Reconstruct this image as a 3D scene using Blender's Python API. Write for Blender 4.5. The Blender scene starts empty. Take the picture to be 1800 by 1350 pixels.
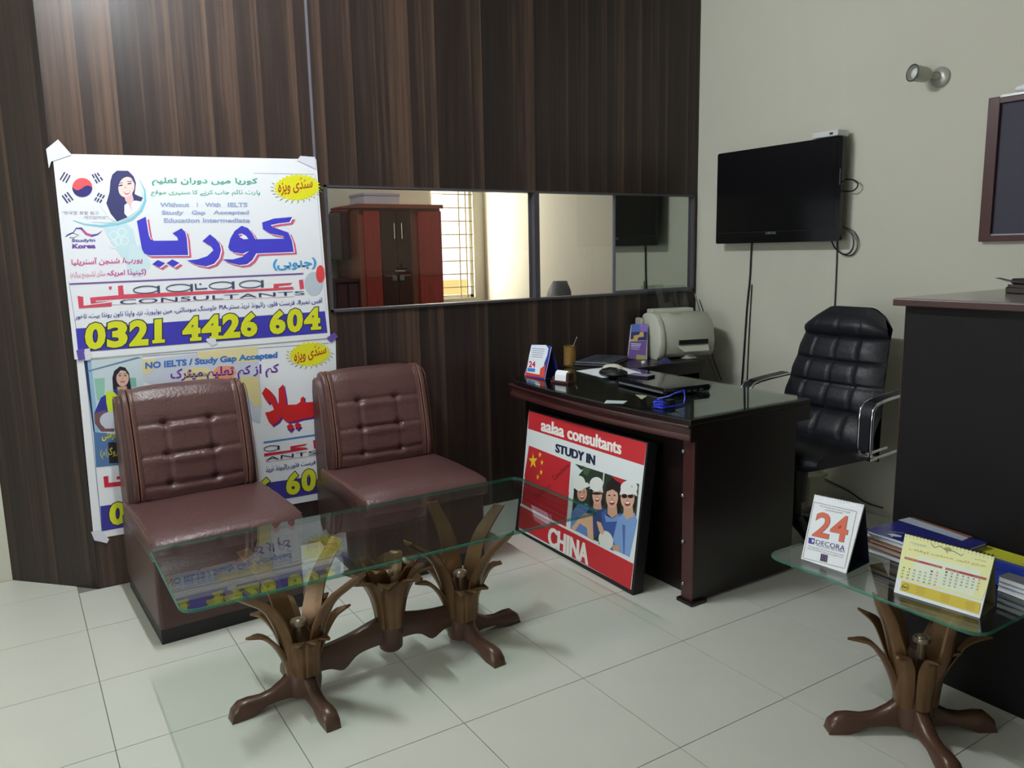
import bpy, math, random, unicodedata
from mathutils import Vector, Matrix
from mathutils.geometry import tessellate_polygon
random.seed(7)
SC = bpy.context.scene
COL = SC.collection
V = Vector
PI = math.pi

# ------------------------------------------------------------------ camera
CAM_H = 1.418
YAW, PITCH, ROLL = math.radians(32.275), math.radians(9.513), math.radians(1.149)
FPX = 1398.16            # focal length in pixels of the 1800 x 1350 frame
_f = V((math.sin(YAW)*math.cos(PITCH), math.cos(YAW)*math.cos(PITCH), -math.sin(PITCH)))
_r = V((math.cos(YAW), -math.sin(YAW), 0))
_d = _f.cross(_r)
CR = _r*math.cos(ROLL) + _d*math.sin(ROLL)
CD = -_r*math.sin(ROLL) + _d*math.cos(ROLL)
CF = _f
cam = bpy.data.cameras.new('camera')
cam.sensor_width = 36.0
cam.lens = FPX/1800*36.0
cam.clip_start = 0.05
camo = bpy.data.objects.new('camera', cam)
COL.objects.link(camo)
m = Matrix((( CR.x, -CD.x, -CF.x, 0), (CR.y, -CD.y, -CF.y, 0), (CR.z, -CD.z, -CF.z, CAM_H), (0, 0, 0, 1)))
camo.matrix_world = m
SC.camera = camo

# ------------------------------------------------------------------ world, exposure, large lights
SC.view_settings.view_transform = 'Standard'
SC.view_settings.look = 'None'
SC.view_settings.gamma = 1.0
SC.view_settings.use_curve_mapping = False
SC.view_settings.exposure = 0.12
W = bpy.data.worlds.new('world'); SC.world = W; W.use_nodes = True
W.node_tree.nodes['Background'].inputs[0].default_value = (0.93, 0.97, 1.0, 1)
W.node_tree.nodes['Background'].inputs[1].default_value = 1.6
TUBE_E = 520.0          # emission of the ceiling tubes
def area(name, loc, target, sx, sy, power, col):
    l = bpy.data.lights.new(name, 'AREA'); l.shape = 'RECTANGLE'; l.size = sx; l.size_y = sy
    l.energy = power; l.color = col
    o = bpy.data.objects.new(name, l); COL.objects.link(o)
    o.location = loc
    o.rotation_euler = (V(target)-V(loc)).to_track_quat('-Z', 'Y').to_euler()
    return o
# daylight entering by the window in the left wall, and by the grilled window of the next room
area('daylight_left_window', (-2.46, 1.2, 1.35), (0, 1.2, 1.0), 2.4, 1.7, 32.0, (0.9, 0.97, 1.0))
area('daylight_next_room', (3.2, 6.55, 1.7), (3.3, 4.5, 1.2), 0.42, 1.3, 80.0, (1.0, 0.93, 0.8))

# ------------------------------------------------------------------ geometry from measured sight lines
EYE = V((0, 0, CAM_H))
def ray(px, py):
    return (CR*((px-900)/FPX) + CD*((py-675)/FPX) + CF)
def at(px, py, x=None, y=None, z=None):
    d = ray(px, py)
    if x is not None: t = (x-EYE.x)/d.x
    elif y is not None: t = (y-EYE.y)/d.y
    else: t = (z-EYE.z)/d.z
    return EYE + d*t
def atp(px, py, P, n):
    d = ray(px, py)
    return EYE + d*((P-EYE).dot(n)/d.dot(n))

# ------------------------------------------------------------------ materials
MATS = {}
def srgb(c):
    return tuple(((v/255)/12.92 if v/255 <= 0.04045 else ((v/255+0.055)/1.055)**2.4) for v in c)
def mat(name, rgb, rough=0.5, metal=0.0, spec=0.5, bump=0.0, bscale=60.0, var=0.0, vscale=8.0, coat=0.0, stretch=None):
    if name in MATS: return MATS[name]
    M = bpy.data.materials.new(name); M.use_nodes = True
    nt = M.node_tree; b = nt.nodes['Principled BSDF']
    c = srgb(rgb)+(1,)
    b.inputs['Base Color'].default_value = c
    b.inputs['Roughness'].default_value = rough
    b.inputs['Metallic'].default_value = metal
    b.inputs['Specular IOR Level'].default_value = spec
    b.inputs['Coat Weight'].default_value = coat
    if var or bump:
        tc = nt.nodes.new('ShaderNodeTexCoord')
        vec = tc.outputs['Object']
        if stretch:
            mp = nt.nodes.new('ShaderNodeMapping'); mp.inputs['Scale'].default_value = stretch
            nt.links.new(vec, mp.inputs['Vector']); vec = mp.outputs['Vector']
    if var:
        n = nt.nodes.new('ShaderNodeTexNoise'); n.inputs['Scale'].default_value = vscale; n.inputs['Detail'].default_value = 5
        r = nt.nodes.new('ShaderNodeMix'); r.data_type = 'RGBA'
        nt.links.new(vec, n.inputs['Vector']); nt.links.new(n.outputs['Fac'], r.inputs['Factor'])
        r.inputs['A'].default_value = tuple(max(0, v*(1-var)) for v in c[:3])+(1,)
        r.inputs['B'].default_value = tuple(min(1, v*(1+var)) for v in c[:3])+(1,)
        nt.links.new(r.outputs['Result'], b.inputs['Base Color'])
    if bump:
        n = nt.nodes.new('ShaderNodeTexNoise'); n.inputs['Scale'].default_value = bscale; n.inputs['Detail'].default_value = 4
        bp = nt.nodes.new('ShaderNodeBump'); bp.inputs['Strength'].default_value = bump; bp.inputs['Distance'].default_value = 0.01
        nt.links.new(vec, n.inputs['Vector']); nt.links.new(n.outputs['Fac'], bp.inputs['Height']); nt.links.new(bp.outputs['Normal'], b.inputs['Normal'])
    MATS[name] = M
    return M
def glass(name, tint, ior=1.5, rough=0.0):
    """thin sheet glass: fresnel mix of clear (tinted) and mirror reflection"""
    M = bpy.data.materials.new(name); M.use_nodes = True; nt = M.node_tree
    nt.nodes.remove(nt.nodes['Principled BSDF'])
    out = nt.nodes['Material Output']
    t = nt.nodes.new('ShaderNodeBsdfTransparent'); t.inputs[0].default_value = tint+(1,)
    g = nt.nodes.new('ShaderNodeBsdfGlossy'); g.inputs['Roughness'].default_value = rough
    fr = nt.nodes.new('ShaderNodeFresnel'); fr.inputs['IOR'].default_value = ior
    geo = nt.nodes.new('ShaderNodeNewGeometry')
    # the fresnel node inverts its index on back faces: undo it so both faces of the sheet act alike
    mth = nt.nodes.new('ShaderNodeMix'); mth.data_type = 'FLOAT'
    mth.inputs['A'].default_value = ior; mth.inputs['B'].default_value = 1/ior
    nt.links.new(geo.outputs['Backfacing'], mth.inputs['Factor']); nt.links.new(mth.outputs['Result'], fr.inputs['IOR'])
    mx = nt.nodes.new('ShaderNodeMixShader')
    nt.links.new(fr.outputs[0], mx.inputs[0]); nt.links.new(t.outputs[0], mx.inputs[1]); nt.links.new(g.outputs[0], mx.inputs[2])
    nt.links.new(mx.outputs[0], out.inputs[0])
    MATS[name] = M
    return M
def emit(name, rgb, s):
    M = bpy.data.materials.new(name); M.use_nodes = True; b = M.node_tree.nodes['Principled BSDF']
    b.inputs['Base Color'].default_value = (0.9, 0.9, 0.9, 1)
    b.inputs['Emission Color'].default_value = rgb+(1,); b.inputs['Emission Strength'].default_value = s
    MATS[name] = M
    return M
def laminate(name, direction, dark, mid, light, period=0.105):
    """walnut laminate sheet: printed staves of uneven width with upright grain"""
    M = bpy.data.materials.new(name); M.use_nodes = True; nt = M.node_tree; N = nt.nodes; L = nt.links
    b = N['Principled BSDF']; b.inputs['Roughness'].default_value = 0.42; b.inputs['Specular IOR Level'].default_value = 0.42
    geo = N.new('ShaderNodeNewGeometry')
    dot = N.new('ShaderNodeVectorMath'); dot.operation = 'DOT_PRODUCT'; dot.inputs[1].default_value = direction
    L.new(geo.outputs['Position'], dot.inputs[0])
    sep = N.new('ShaderNodeSeparateXYZ'); L.new(geo.outputs['Position'], sep.inputs[0])
    def mth(op, a, bb=None):
        n = N.new('ShaderNodeMath'); n.operation = op
        for i, s in enumerate((a, bb)):
            if s is None: continue
            if isinstance(s, (int, float)): n.inputs[i].default_value = s
            else: L.new(s, n.inputs[i])
        return n.outputs[0]
    u = mth('DIVIDE', dot.outputs['Value'], period)
    n1 = N.new('ShaderNodeTexNoise'); n1.noise_dimensions = '1D'; n1.inputs['Scale'].default_value = 0.9; n1.inputs['Detail'].default_value = 0
    L.new(u, n1.inputs['W'])
    u2 = mth('ADD', u, mth('MULTIPLY', n1.outputs['Fac'], 1.1))
    fr = mth('FRACT', u2); fl = mth('FLOOR', u2)
    wn = N.new('ShaderNodeTexWhiteNoise'); wn.noise_dimensions = '1D'; L.new(fl, wn.inputs['W'])
    cmb = N.new('ShaderNodeCombineXYZ')
    L.new(mth('MULTIPLY', u, 7.0), cmb.inputs[0]); L.new(mth('MULTIPLY', sep.outputs['Z'], 1.1), cmb.inputs[2]); L.new(fl, cmb.inputs[1])
    n2 = N.new('ShaderNodeTexNoise'); n2.inputs['Scale'].default_value = 1.0; n2.inputs['Detail'].default_value = 6; n2.inputs['Roughness'].default_value = 0.62
    L.new(cmb.outputs[0], n2.inputs['Vector'])
    s = mth('ADD', mth('MULTIPLY', mth('POWER', fr, 1.8), 0.34), mth('MULTIPLY', wn.outputs['Value'], 0.24))
    s = mth('ADD', s, mth('MULTIPLY', mth('SUBTRACT', n2.outputs['Fac'], 0.38), 1.05))
    ramp = N.new('ShaderNodeValToRGB'); e = ramp.color_ramp.elements
    e[0].position = 0.0; e[0].color = srgb(dark)+(1,)
    e[1].position = 0.8; e[1].color = srgb(light)+(1,)
    k = e.new(0.38); k.color = srgb(mid)+(1,)
    L.new(s, ramp.inputs['Fac']); L.new(ramp.outputs['Color'], b.inputs['Base Color'])
    MATS[name] = M
    return M

LAM = laminate('walnut_laminate', (1, 0, 0), (29, 22, 21), (50, 38, 34), (92, 71, 58), 0.13)
LAM45 = laminate('walnut_laminate_turned', (0.7071, -0.7071, 0), (29, 22, 21), (50, 38, 34), (92, 71, 58), 0.13)
WALL = mat('cream_wall_paint', (206, 203, 188), 0.85, spec=0.2, bump=0.08, bscale=35, var=0.04, vscale=1.4)
CEIL = mat('ceiling_paint', (222, 221, 214), 0.9)
TILE = mat('floor_tile_glaze', (205, 205, 194), 0.32, spec=0.4, var=0.035, vscale=5)
GROUT = mat('grout', (128, 126, 118), 0.9)
FRAME = mat('dark_window_frame', (74, 71, 78), 0.45)
TRIMM = mat('grey_trim', (112, 112, 122), 0.4, metal=0.3)
PANE = glass('window_glass', (0.96, 0.97, 0.96))
MIRROR = mat('mirror_film', (196, 202, 196), 0.03, metal=1.0)
GTOP = glass('table_glass', (0.90, 0.95, 0.93), ior=1.8)
DGLASS = glass('desk_glass', (0.78, 0.90, 0.85), ior=1.75)
GEDGE = glass('glass_edge_green', (0.55, 0.85, 0.76), ior=1.5)
_nt = GEDGE.node_tree; _mx = [n for n in _nt.nodes if n.type == 'MIX_SHADER'][0]
_df = _nt.nodes.new('ShaderNodeBsdfDiffuse'); _df.inputs[0].default_value = srgb((64, 128, 112))+(1,)
_m2 = _nt.nodes.new('ShaderNodeMixShader'); _m2.inputs[0].default_value = 0.5
_nt.links.new(_mx.outputs[0], _m2.inputs[1]); _nt.links.new(_df.outputs[0], _m2.inputs[2]); _nt.links.new(_m2.outputs[0], _nt.nodes['Material Output'].inputs[0])
MAHOG = mat('dark_mahogany', (24, 14, 14), 0.33, spec=0.45, var=0.3, vscale=5, stretch=(9, 9, 1.2), coat=0.1)
MAHOGR = mat('red_mahogany', (66, 33, 32), 0.3, spec=0.5, var=0.35, vscale=4, stretch=(14, 1.2, 14), coat=0.2)
CABW = mat('cabinet_dark_wood', (17, 12, 15), 0.6, spec=0.25, var=0.25, vscale=5, stretch=(9, 9, 1.0))
EDGEW = mat('cabinet_edge_wood', (70, 44, 42), 0.4)
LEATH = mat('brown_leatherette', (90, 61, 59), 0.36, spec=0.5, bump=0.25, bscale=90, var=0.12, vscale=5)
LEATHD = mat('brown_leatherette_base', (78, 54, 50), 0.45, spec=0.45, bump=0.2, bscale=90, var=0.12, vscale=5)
STITCH = mat('tan_stitching', (124, 82, 62), 0.6)
BLACKP = mat('black_plinth', (20, 19, 22), 0.5)
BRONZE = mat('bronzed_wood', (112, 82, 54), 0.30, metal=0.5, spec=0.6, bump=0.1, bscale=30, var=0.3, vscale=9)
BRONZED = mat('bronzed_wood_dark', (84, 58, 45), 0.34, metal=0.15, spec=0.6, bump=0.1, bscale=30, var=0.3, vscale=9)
BLKL = mat('black_leather', (25, 26, 34), 0.46, spec=0.42, bump=0.18, bscale=70)
BLK = mat('black_plastic', (17, 17, 20), 0.4)
BLKG = mat('black_gloss', (9, 9, 13), 0.12, spec=0.5)
CHROME = mat('chrome', (205, 205, 210), 0.15, metal=1.0)
STEEL = mat('dull_steel', (150, 150, 150), 0.35, metal=1.0)
BEIGE = mat('printer_beige', (196, 196, 180), 0.5)
BEIGED = mat('printer_beige_dark', (176, 177, 162), 0.5)
CREAM = mat('cream_plastic', (206, 203, 184), 0.45)
WHITE = mat('white_paper', (238, 240, 244), 0.7)
VINYL = mat('white_vinyl', (240, 241, 246), 0.45, spec=0.4, bump=0.12, bscale=7)
TAPE = mat('white_tape', (226, 226, 238), 0.4)
INK = {}
def ink(rgb, rough=0.5):
    k = 'print_%02x%02x%02x' % tuple(rgb)
    return mat(k, rgb, rough)

# ------------------------------------------------------------------ mesh helpers
class MB:
    def __init__(s): s.v = []; s.f = []; s.m = []
    def add(s, vs, fs, mi=0):
        o = len(s.v); s.v += [V(p) for p in vs]
        for f in fs: s.f.append([i+o for i in f]); s.m.append(mi)
        return s
    def box(s, c, d, mi=0, rz=0.0, R=None):
        hx, hy, hz = d[0]/2, d[1]/2, d[2]/2
        pts = [V((x, y, z)) for x in (-hx, hx) for y in (-hy, hy) for z in (-hz, hz)]
        Rm = R if R is not None else Matrix.Rotation(rz, 3, 'Z')
        pts = [Rm @ p + V(c) for p in pts]
        return s.add(pts, [(0,1,3,2),(4,6,7,5),(0,4,5,1),(2,3,7,6),(0,2,6,4),(1,5,7,3)], mi)
    def bb(s, lo, hi, mi=0):
        return s.box([(a+b)/2 for a, b in zip(lo, hi)], [b-a for a, b in zip(lo, hi)], mi)
    def hull(s, A, B, mi=0, caps=True):
        """loft between two polygons with the same number of points"""
        n = len(A); fs = [(i, (i+1) % n, n+(i+1) % n, n+i) for i in range(n)]
        if caps: fs += [tuple(range(n))[::-1], tuple(range(n, 2*n))]
        return s.add(list(A)+list(B), fs, mi)
    def loft(s, secs, mi=0, caps=True, closed=True):
        n = len(secs[0]); o = len(s.v)
        vs = [p for sec in secs for p in sec]; fs = []
        for k in range(len(secs)-1):
            for i in range(n if closed else n-1):
                j = (i+1) % n
                fs.append((k*n+i, k*n+j, (k+1)*n+j, (k+1)*n+i))
        if caps and closed:
            fs.append(tuple(range(n))[::-1]); fs.append(tuple(range((len(secs)-1)*n, len(secs)*n)))
        return s.add(vs, fs, mi)
    def cyl(s, a, b, r0, r1=None, n=16, mi=0):
        a, b = V(a), V(b); r1 = r0 if r1 is None else r1
        t = (b-a).normalized(); u = t.orthogonal().normalized(); w = t.cross(u)
        A = [a+(u*math.cos(2*PI*i/n)+w*math.sin(2*PI*i/n))*r0 for i in range(n)]
        B = [b+(u*math.cos(2*PI*i/n)+w*math.sin(2*PI*i/n))*r1 for i in range(n)]
        return s.hull(A, B, mi)
    def lathe(s, prof, c=(0, 0, 0), n=20, mi=0, R=None, ring=False):
        if ring: prof = list(prof)+[prof[0]]
        secs = []
        for r, z in prof:
            sec = [V((r*math.cos(2*PI*i/n), r*math.sin(2*PI*i/n), z)) for i in range(n)]
            secs.append([(R @ p if R is not None else p)+V(c) for p in sec])
        return s.loft(secs, mi, caps=not ring)
    def tube(s, path, r, n=8, mi=0, closed=False):
        P = [V(p) for p in path]; secs = []; u = None
        for i, p in enumerate(P):
            t = (P[min(i+1, len(P)-1)]-P[max(i-1, 0)])
            if t.length < 1e-9: t = V((0, 0, 1))
            t.normalize()
            if u is None: u = t.orthogonal().normalized()
            else:
                u = (u-t*u.dot(t))
                u = u.normalized() if u.length > 1e-6 else t.orthogonal().normalized()
            w = t.cross(u); rr = r[i] if isinstance(r, (list, tuple)) else r
            secs.append([p+(u*math.cos(2*PI*k/n)+w*math.sin(2*PI*k/n))*rr for k in range(n)])
        return s.loft(secs, mi)
    def grid(s, fn, nu, nv, mi=0):
        vs = [fn(i/nu, j/nv) for i in range(nu+1) for j in range(nv+1)]
        fs = [(i*(nv+1)+j, (i+1)*(nv+1)+j, (i+1)*(nv+1)+j+1, i*(nv+1)+j+1) for i in range(nu) for j in range(nv)]
        return s.add(vs, fs, mi)
    def prism(s, poly, vec, mi=0):
        A = [V(p) for p in poly]; B = [p+V(vec) for p in A]
        return s.hull(A, B, mi)
    def xform(s, M):
        s.v = [M @ p for p in s.v]; return s
    def build(s, name, mats, parent=None, smooth=False, bevel=0.0, seg=2, sub=0, loc=None, fix=True):
        me = bpy.data.meshes.new(name)
        off = V(loc) if loc is not None else V((0, 0, 0))
        me.from_pydata([tuple(p-off) for p in s.v], [], s.f)
        if not isinstance(mats, (list, tuple)): mats = [mats]
        for k in mats: me.materials.append(k)
        me.polygons.foreach_set('material_index', s.m)
        if fix:
            import bmesh
            b = bmesh.new(); b.from_mesh(me); bmesh.ops.recalc_face_normals(b, faces=b.faces[:]); b.to_mesh(me); b.free()
        if smooth: me.polygons.foreach_set('use_smooth', [True]*len(me.polygons))
        me.update()
        o = bpy.data.objects.new(name, me); COL.objects.link(o)
        if loc is not None: o.location = loc
        if parent is not None: o.parent = parent
        if bevel:
            bm_ = o.modifiers.new('bevel', 'BEVEL'); bm_.width = bevel; bm_.segments = seg; bm_.limit_method = 'ANGLE'; bm_.angle_limit = math.radians(40)
        if sub:
            sm = o.modifiers.new('subdiv', 'SUBSURF'); sm.levels = sub; sm.render_levels = sub
        if smooth and not sub:
            try:
                me.set_sharp_from_angle(angle=math.radians(50))
            except Exception: pass
        return o
def empty(name, loc=(0, 0, 0), rz=0.0, scale=1.0):
    scale = scale if isinstance(scale, tuple) else (scale,)*3
    o = bpy.data.objects.new(name, None); COL.objects.link(o); o.location = loc; o.rotation_euler = (0, 0, rz)
    o.scale = scale; o.empty_display_size = 0.05
    return o
def tag(o, label, cat, group=None):
    o['label'] = label; o['category'] = cat
    if group: o['group'] = group
    return o
def thing(name, label, cat, loc=(0, 0, 0), rz=0.0, group=None, scale=1.0):
    return tag(empty(name, loc, rz, scale), label, cat, group)
def struct(o):
    o['kind'] = 'structure'; return o
def copy_tree(o, parent=None):
    c = o.copy(); COL.objects.link(c)
    if parent is not None: c.parent = parent
    for ch in list(o.children): copy_tree(ch, c)
    return c
def arc(cx, cy, r, a0, a1, n):
    return [(cx+r*math.cos(a0+(a1-a0)*i/n), cy+r*math.sin(a0+(a1-a0)*i/n)) for i in range(n+1)]
def rrect(x0, y0, x1, y1, r, n=5):
    return arc(x1-r, y1-r, r, 0, PI/2, n)+arc(x0+r, y1-r, r, PI/2, PI, n)+arc(x0+r, y0+r, r, PI, 1.5*PI, n)+arc(x1-r, y0+r, r, 1.5*PI, 2*PI, n)

# ------------------------------------------------------------------ flat print (lettering and pictures on posters, signs, calendars)
_FORMS = {}
for _cp in list(range(0xFB50, 0xFC00))+list(range(0xFE70, 0xFEFD)):
    _dc = unicodedata.decomposition(chr(_cp)).split()
    if len(_dc) == 2 and _dc[0] in ('<isolated>', '<final>', '<initial>', '<medial>'):
        _FORMS.setdefault(chr(int(_dc[1], 16)), {})[_dc[0]] = chr(_cp)
_FORMS.setdefault('\u06ba', {}).update({'<isolated>': '\ufb9e', '<final>': '\ufb9f'})
def shape(s):
    """joins Arabic-script letters with their contextual forms and puts them in visual order"""
    out = []
    for word in s.split(' '):
        if not any(c in _FORMS for c in word):
            out.append(word); continue
        w = ''
        for i, c in enumerate(word):
            if c not in _FORMS: w += c; continue
            F = _FORMS[c]
            prev = i > 0 and word[i-1] in _FORMS and '<initial>' in _FORMS[word[i-1]]
            nxt = i+1 < len(word) and word[i+1] in _FORMS and '<initial>' in F
            k = '<medial>' if prev and nxt else '<final>' if prev else '<initial>' if nxt else '<isolated>'
            w += F.get(k, F.get('<isolated>', c))
        # latin runs inside a word keep their own order
        r = ''; run = ''
        for c in w[::-1]:
            if c.isascii() and c.isalnum(): run = c+run
            else: r += run+c; run = ''
        r += run
        out.append(r.translate({40: 41, 41: 40}))
    return ' '.join(out[::-1]) if any(c in _FORMS for c in s) else s
_TC = {}
def text_mesh(s, off):
    k = (s, off)
    if k in _TC: return _TC[k]
    cu = bpy.data.curves.new('lettering', 'FONT'); cu.body = s; cu.offset = off; cu.resolution_u = 3
    o = bpy.data.objects.new('lettering', cu); COL.objects.link(o)
    dg = bpy.context.evaluated_depsgraph_get()
    me = bpy.data.meshes.new_from_object(o.evaluated_get(dg))
    vs = [(v.co.x, v.co.y) for v in me.vertices]; fs = [tuple(p.vertices) for p in me.polygons]
    bpy.data.objects.remove(o); bpy.data.curves.remove(cu); bpy.data.meshes.remove(me)
    _TC[k] = (vs, fs)
    return _TC[k]
class Print:
    def __init__(s, P, n, base=0.0006):
        s.P = V(P); s.n = V(n).normalized()
        if s.n.dot(EYE-s.P) < 0: s.n = -s.n
        s.base = base; s.mb = MB(); s.mats = []; s.k = 0
    def mi(s, rgb):
        M = rgb if not isinstance(rgb, tuple) else ink(rgb)
        if M not in s.mats: s.mats.append(M)
        return s.mats.index(M)
    # every shape lies a hair above the one drawn before it on the same layer
    def pt(s, p, layer): return atp(p[0], p[1], s.P, s.n)+s.n*(s.base+layer*0.00025+s.k*1.2e-6)
    def poly(s, pts, rgb, layer=1, xf=None):
        s.k += 1
        if xf: pts = [xf(*p) for p in pts]
        vs = [s.pt(p, layer) for p in pts]
        tris = tessellate_polygon([[V((p[0], p[1], 0)) for p in pts]])
        s.mb.add(vs, [tuple(t) for t in tris], s.mi(rgb))
    def ell(s, c, rx, ry, rgb, layer=1, xf=None, rot=0.0, n=24, a0=0, a1=2*PI):
        pts = []
        for i in range(n+1 if a1-a0 < 2*PI-1e-6 else n):
            a = a0+(a1-a0)*i/n
            x, y = rx*math.cos(a), ry*math.sin(a)
            pts.append((c[0]+x*math.cos(rot)-y*math.sin(rot), c[1]+x*math.sin(rot)+y*math.cos(rot)))
        s.poly(pts, rgb, layer, xf)
    def stroke(s, pts, w, rgb, layer=1, xf=None):
        s.k += 1
        if xf:
            q = [xf(*p) for p in pts]
            k = (V(q[1])-V(q[0])).length/max(1e-6, (V(pts[1])-V(pts[0])).length); pts = q
            w = [x*k for x in w] if isinstance(w, list) else w*k
        L, R = [], []
        for i, p in enumerate(pts):
            a = V(pts[max(i-1, 0)]); b = V(pts[min(i+1, len(pts)-1)]); t = (b-a).normalized()
            n = V((-t.y, t.x)); ww = (w[i] if isinstance(w, list) else w)/2
            L.append(tuple(V(p)+n*ww)); R.append(tuple(V(p)-n*ww))
        vs = [s.pt(p, layer) for p in L]+[s.pt(p, layer) for p in R]; n = len(pts)
        s.mb.add(vs, [(i, i+1, n+i+1, n+i) for i in range(n-1)], s.mi(rgb))
    def text(s, t, quad, rgb, layer=2, bold=0.0, xf=None, outline=None, widen=0.0):
        """quad = the corners of the line's box: top left, top right, bottom right, bottom left"""
        t = shape(t); s.k += 1
        vs, fs = text_mesh(t, bold)
        if not vs: return
        if xf: quad = [xf(*p) for p in quad]
        x0, x1 = min(v[0] for v in vs), max(v[0] for v in vs); y0, y1 = min(v[1] for v in vs), max(v[1] for v in vs)
        TL, TR, BR, BL = [V(q) for q in quad]
        def mp(v):
            a = (v[0]-x0)/(x1-x0); b = (v[1]-y0)/(y1-y0)
            return (BL*(1-a)+BR*a)*(1-b)+(TL*(1-a)+TR*a)*b
        if outline:
            ov, of = text_mesh(t, bold+outline[1])
            s.mb.add([s.pt(mp(v), layer-0.5) for v in ov], of, s.mi(outline[0]))
        for dx in ((-widen, 0, widen) if widen else (0,)):
            s.k += 1
            s.mb.add([s.pt(mp((v[0]+dx, v[1])), layer) for v in vs], fs, s.mi(rgb))
    def build(s, name, parent, inv=None):
        if inv is not None: s.mb.xform(inv)
        return s.mb.build(name, s.mats, parent, fix=False)
def crop(x0, y0, k): return lambda x, y: (x0+x/k, y0+y/k)
# ================================================================== THE ROOM
YW, XW, ZC = 3.7415, 3.788, 3.0
X0, Y0 = -2.5, -2.4
YB = 6.42                      # far wall of the room behind the partition
CX, CY = 0.216, 3.7415         # outer corner of the wood partition
AX, AY = -0.104, 4.079         # far end of its turned panel

# floor slab and tiles
fl = struct(MB().bb((X0-0.1, Y0-0.1, -0.12), (XW+0.1, YB+0.1, -0.003)).build('floor', GROUT))
TS, GX, GY = 0.4555, 1.046, 2.423
tile_me = None
gap = 0.0019
ix0, ix1 = math.floor((X0-GX)/TS), math.ceil((XW-GX)/TS)
iy0, iy1 = math.floor((Y0-GY)/TS), math.ceil((YW-GY)/TS)
for i in range(ix0, ix1):
    for j in range(iy0, iy1+1):
        xa, xb = max(X0, GX+i*TS+gap/2), min(XW-0.002, GX+(i+1)*TS-gap/2)
        ya, yb = max(Y0, GY+j*TS+gap/2), GY+(j+1)*TS-gap/2
        yb = min(yb, YW-0.002 if xa > 0.0 else 4.074)
        if xb-xa < 0.02 or yb-ya < 0.02: continue
        full = abs(xb-xa-(TS-gap)) < 1e-6 and abs(yb-ya-(TS-gap)) < 1e-6
        if full and tile_me is not None:
            o = bpy.data.objects.new('floor_tile', tile_me); COL.objects.link(o); o.parent = fl
            o.location = ((xa+xb)/2, (ya+yb)/2, -0.004)
        else:
            hx, hy = (xb-xa)/2, (yb-ya)/2
            o = MB().hull([(-hx, -hy, -.004), (hx, -hy, -.004), (hx, hy, -.004), (-hx, hy, -.004)],
                          [(-hx+.0006, -hy+.0006, .004), (hx-.0006, -hy+.0006, .004), (hx-.0006, hy-.0006, .004), (-hx+.0006, hy-.0006, .004)]).build('floor_tile', TILE, fl)
            o.location = ((xa+xb)/2, (ya+yb)/2, -0.004)
            if full: tile_me = o.data

# ceiling and walls
struct(MB().bb((X0-0.1, Y0-0.1, ZC), (XW+0.1, YB+0.1, ZC+0.1)).build('ceiling', CEIL))
struct(MB().bb((XW, Y0-0.1, -0.1), (XW+0.1, YB+0.1, ZC)).build('wall_right', WALL))
struct(MB().bb((X0-0.1, Y0-0.1, -0.1), (XW, Y0, ZC)).build('wall_front', WALL))
lw = MB()
wy0, wy1, wz0, wz1 = 0.0, 2.4, 0.5, 2.2
lw.bb((X0-0.1, Y0, -0.1), (X0, wy0, ZC)); lw.bb((X0-0.1, wy1, -0.1), (X0, YB+0.1, ZC))
lw.bb((X0-0.1, wy0, -0.1), (X0, wy1, wz0)); lw.bb((X0-0.1, wy0, wz1), (X0, wy1, ZC))
struct(lw.build('wall_left', WALL))
w2 = struct(empty('window_2', (X0-0.05, 1.2, 1.35)))
fm = MB()
for a, b in (((-.03, -1.2, -.85), (.03, -1.15, .85)), ((-.03, 1.15, -.85), (.03, 1.2, .85)), ((-.03, -1.15, -.85), (.03, 1.15, -.80)), ((-.03, -1.15, .80), (.03, 1.15, .85)), ((-.03, -.025, -.80), (.03, .025, .80))): fm.bb(a, b)
fm.build('window_frame', FRAME, w2)
MB().bb((-.003, -1.15, -.80), (.003, -.025, .80)).build('pane', PANE, w2)
MB().bb((-.003, .025, -.80), (.003, 1.15, .80)).build('pane', PANE, w2)
# white wall beyond the turned end of the partition
struct(MB().bb((X0, 4.078, -0.1), (AX+0.02, 4.16, ZC)).build('trim_3', WALL))

# wood partition: core, laminate sheets, and the turned end
wl, wr, wb, wt = 1.330, 3.757, 1.140, 1.742          # window opening
pw = struct(empty('wall_back', (0, 0, 0)))
core = MB()
ya, yb = YW+0.006, YW+0.075
core.bb((CX+0.03, ya, -0.1), (wl, yb, ZC)); core.bb((wl, ya, -0.1), (XW, yb, wb)); core.bb((wl, ya, wt), (XW, yb, ZC)); core.bb((wr, ya, wb), (XW, yb, wt))
core.build('core', FRAME, pw)
def sheet(x0, x1, z0, z1): MB().bb((x0, YW, z0), (x1, YW+0.006, z1)).build('panel', LAM, pw)
J1, J2 = 1.294, 2.537
sheet(CX, J1-0.006, 0.0, ZC)
sheet(J1+0.006, J2-0.0015, wt, ZC); sheet(J2+0.0015, XW, wt, ZC)
sheet(J1+0.006, J2-0.0015, 0.0, wb); sheet(J2+0.0015, XW, 0.0, wb)
sheet(J1+0.006, wl, wb, wt); sheet(wr, XW, wb, wt)
MB().bb((J1-0.006, YW-0.0006, 0.0), (J1+0.006, YW+0.004, ZC)).build('seam_strip', TRIMM, pw)
q = [V((CX, CY, 0)), V((AX, AY, 0)), V((AX+0.045, AY+0.05, 0)), V((CX+0.05, CY+0.06, 0))]
MB().prism(q, (0, 0, ZC)).build('panel', LAM45, pw)
MB().bb((CX-0.004, CY-0.0015, 0), (CX+0.001, CY+0.004, ZC)).build('seam_strip', LAM45, pw)

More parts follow.
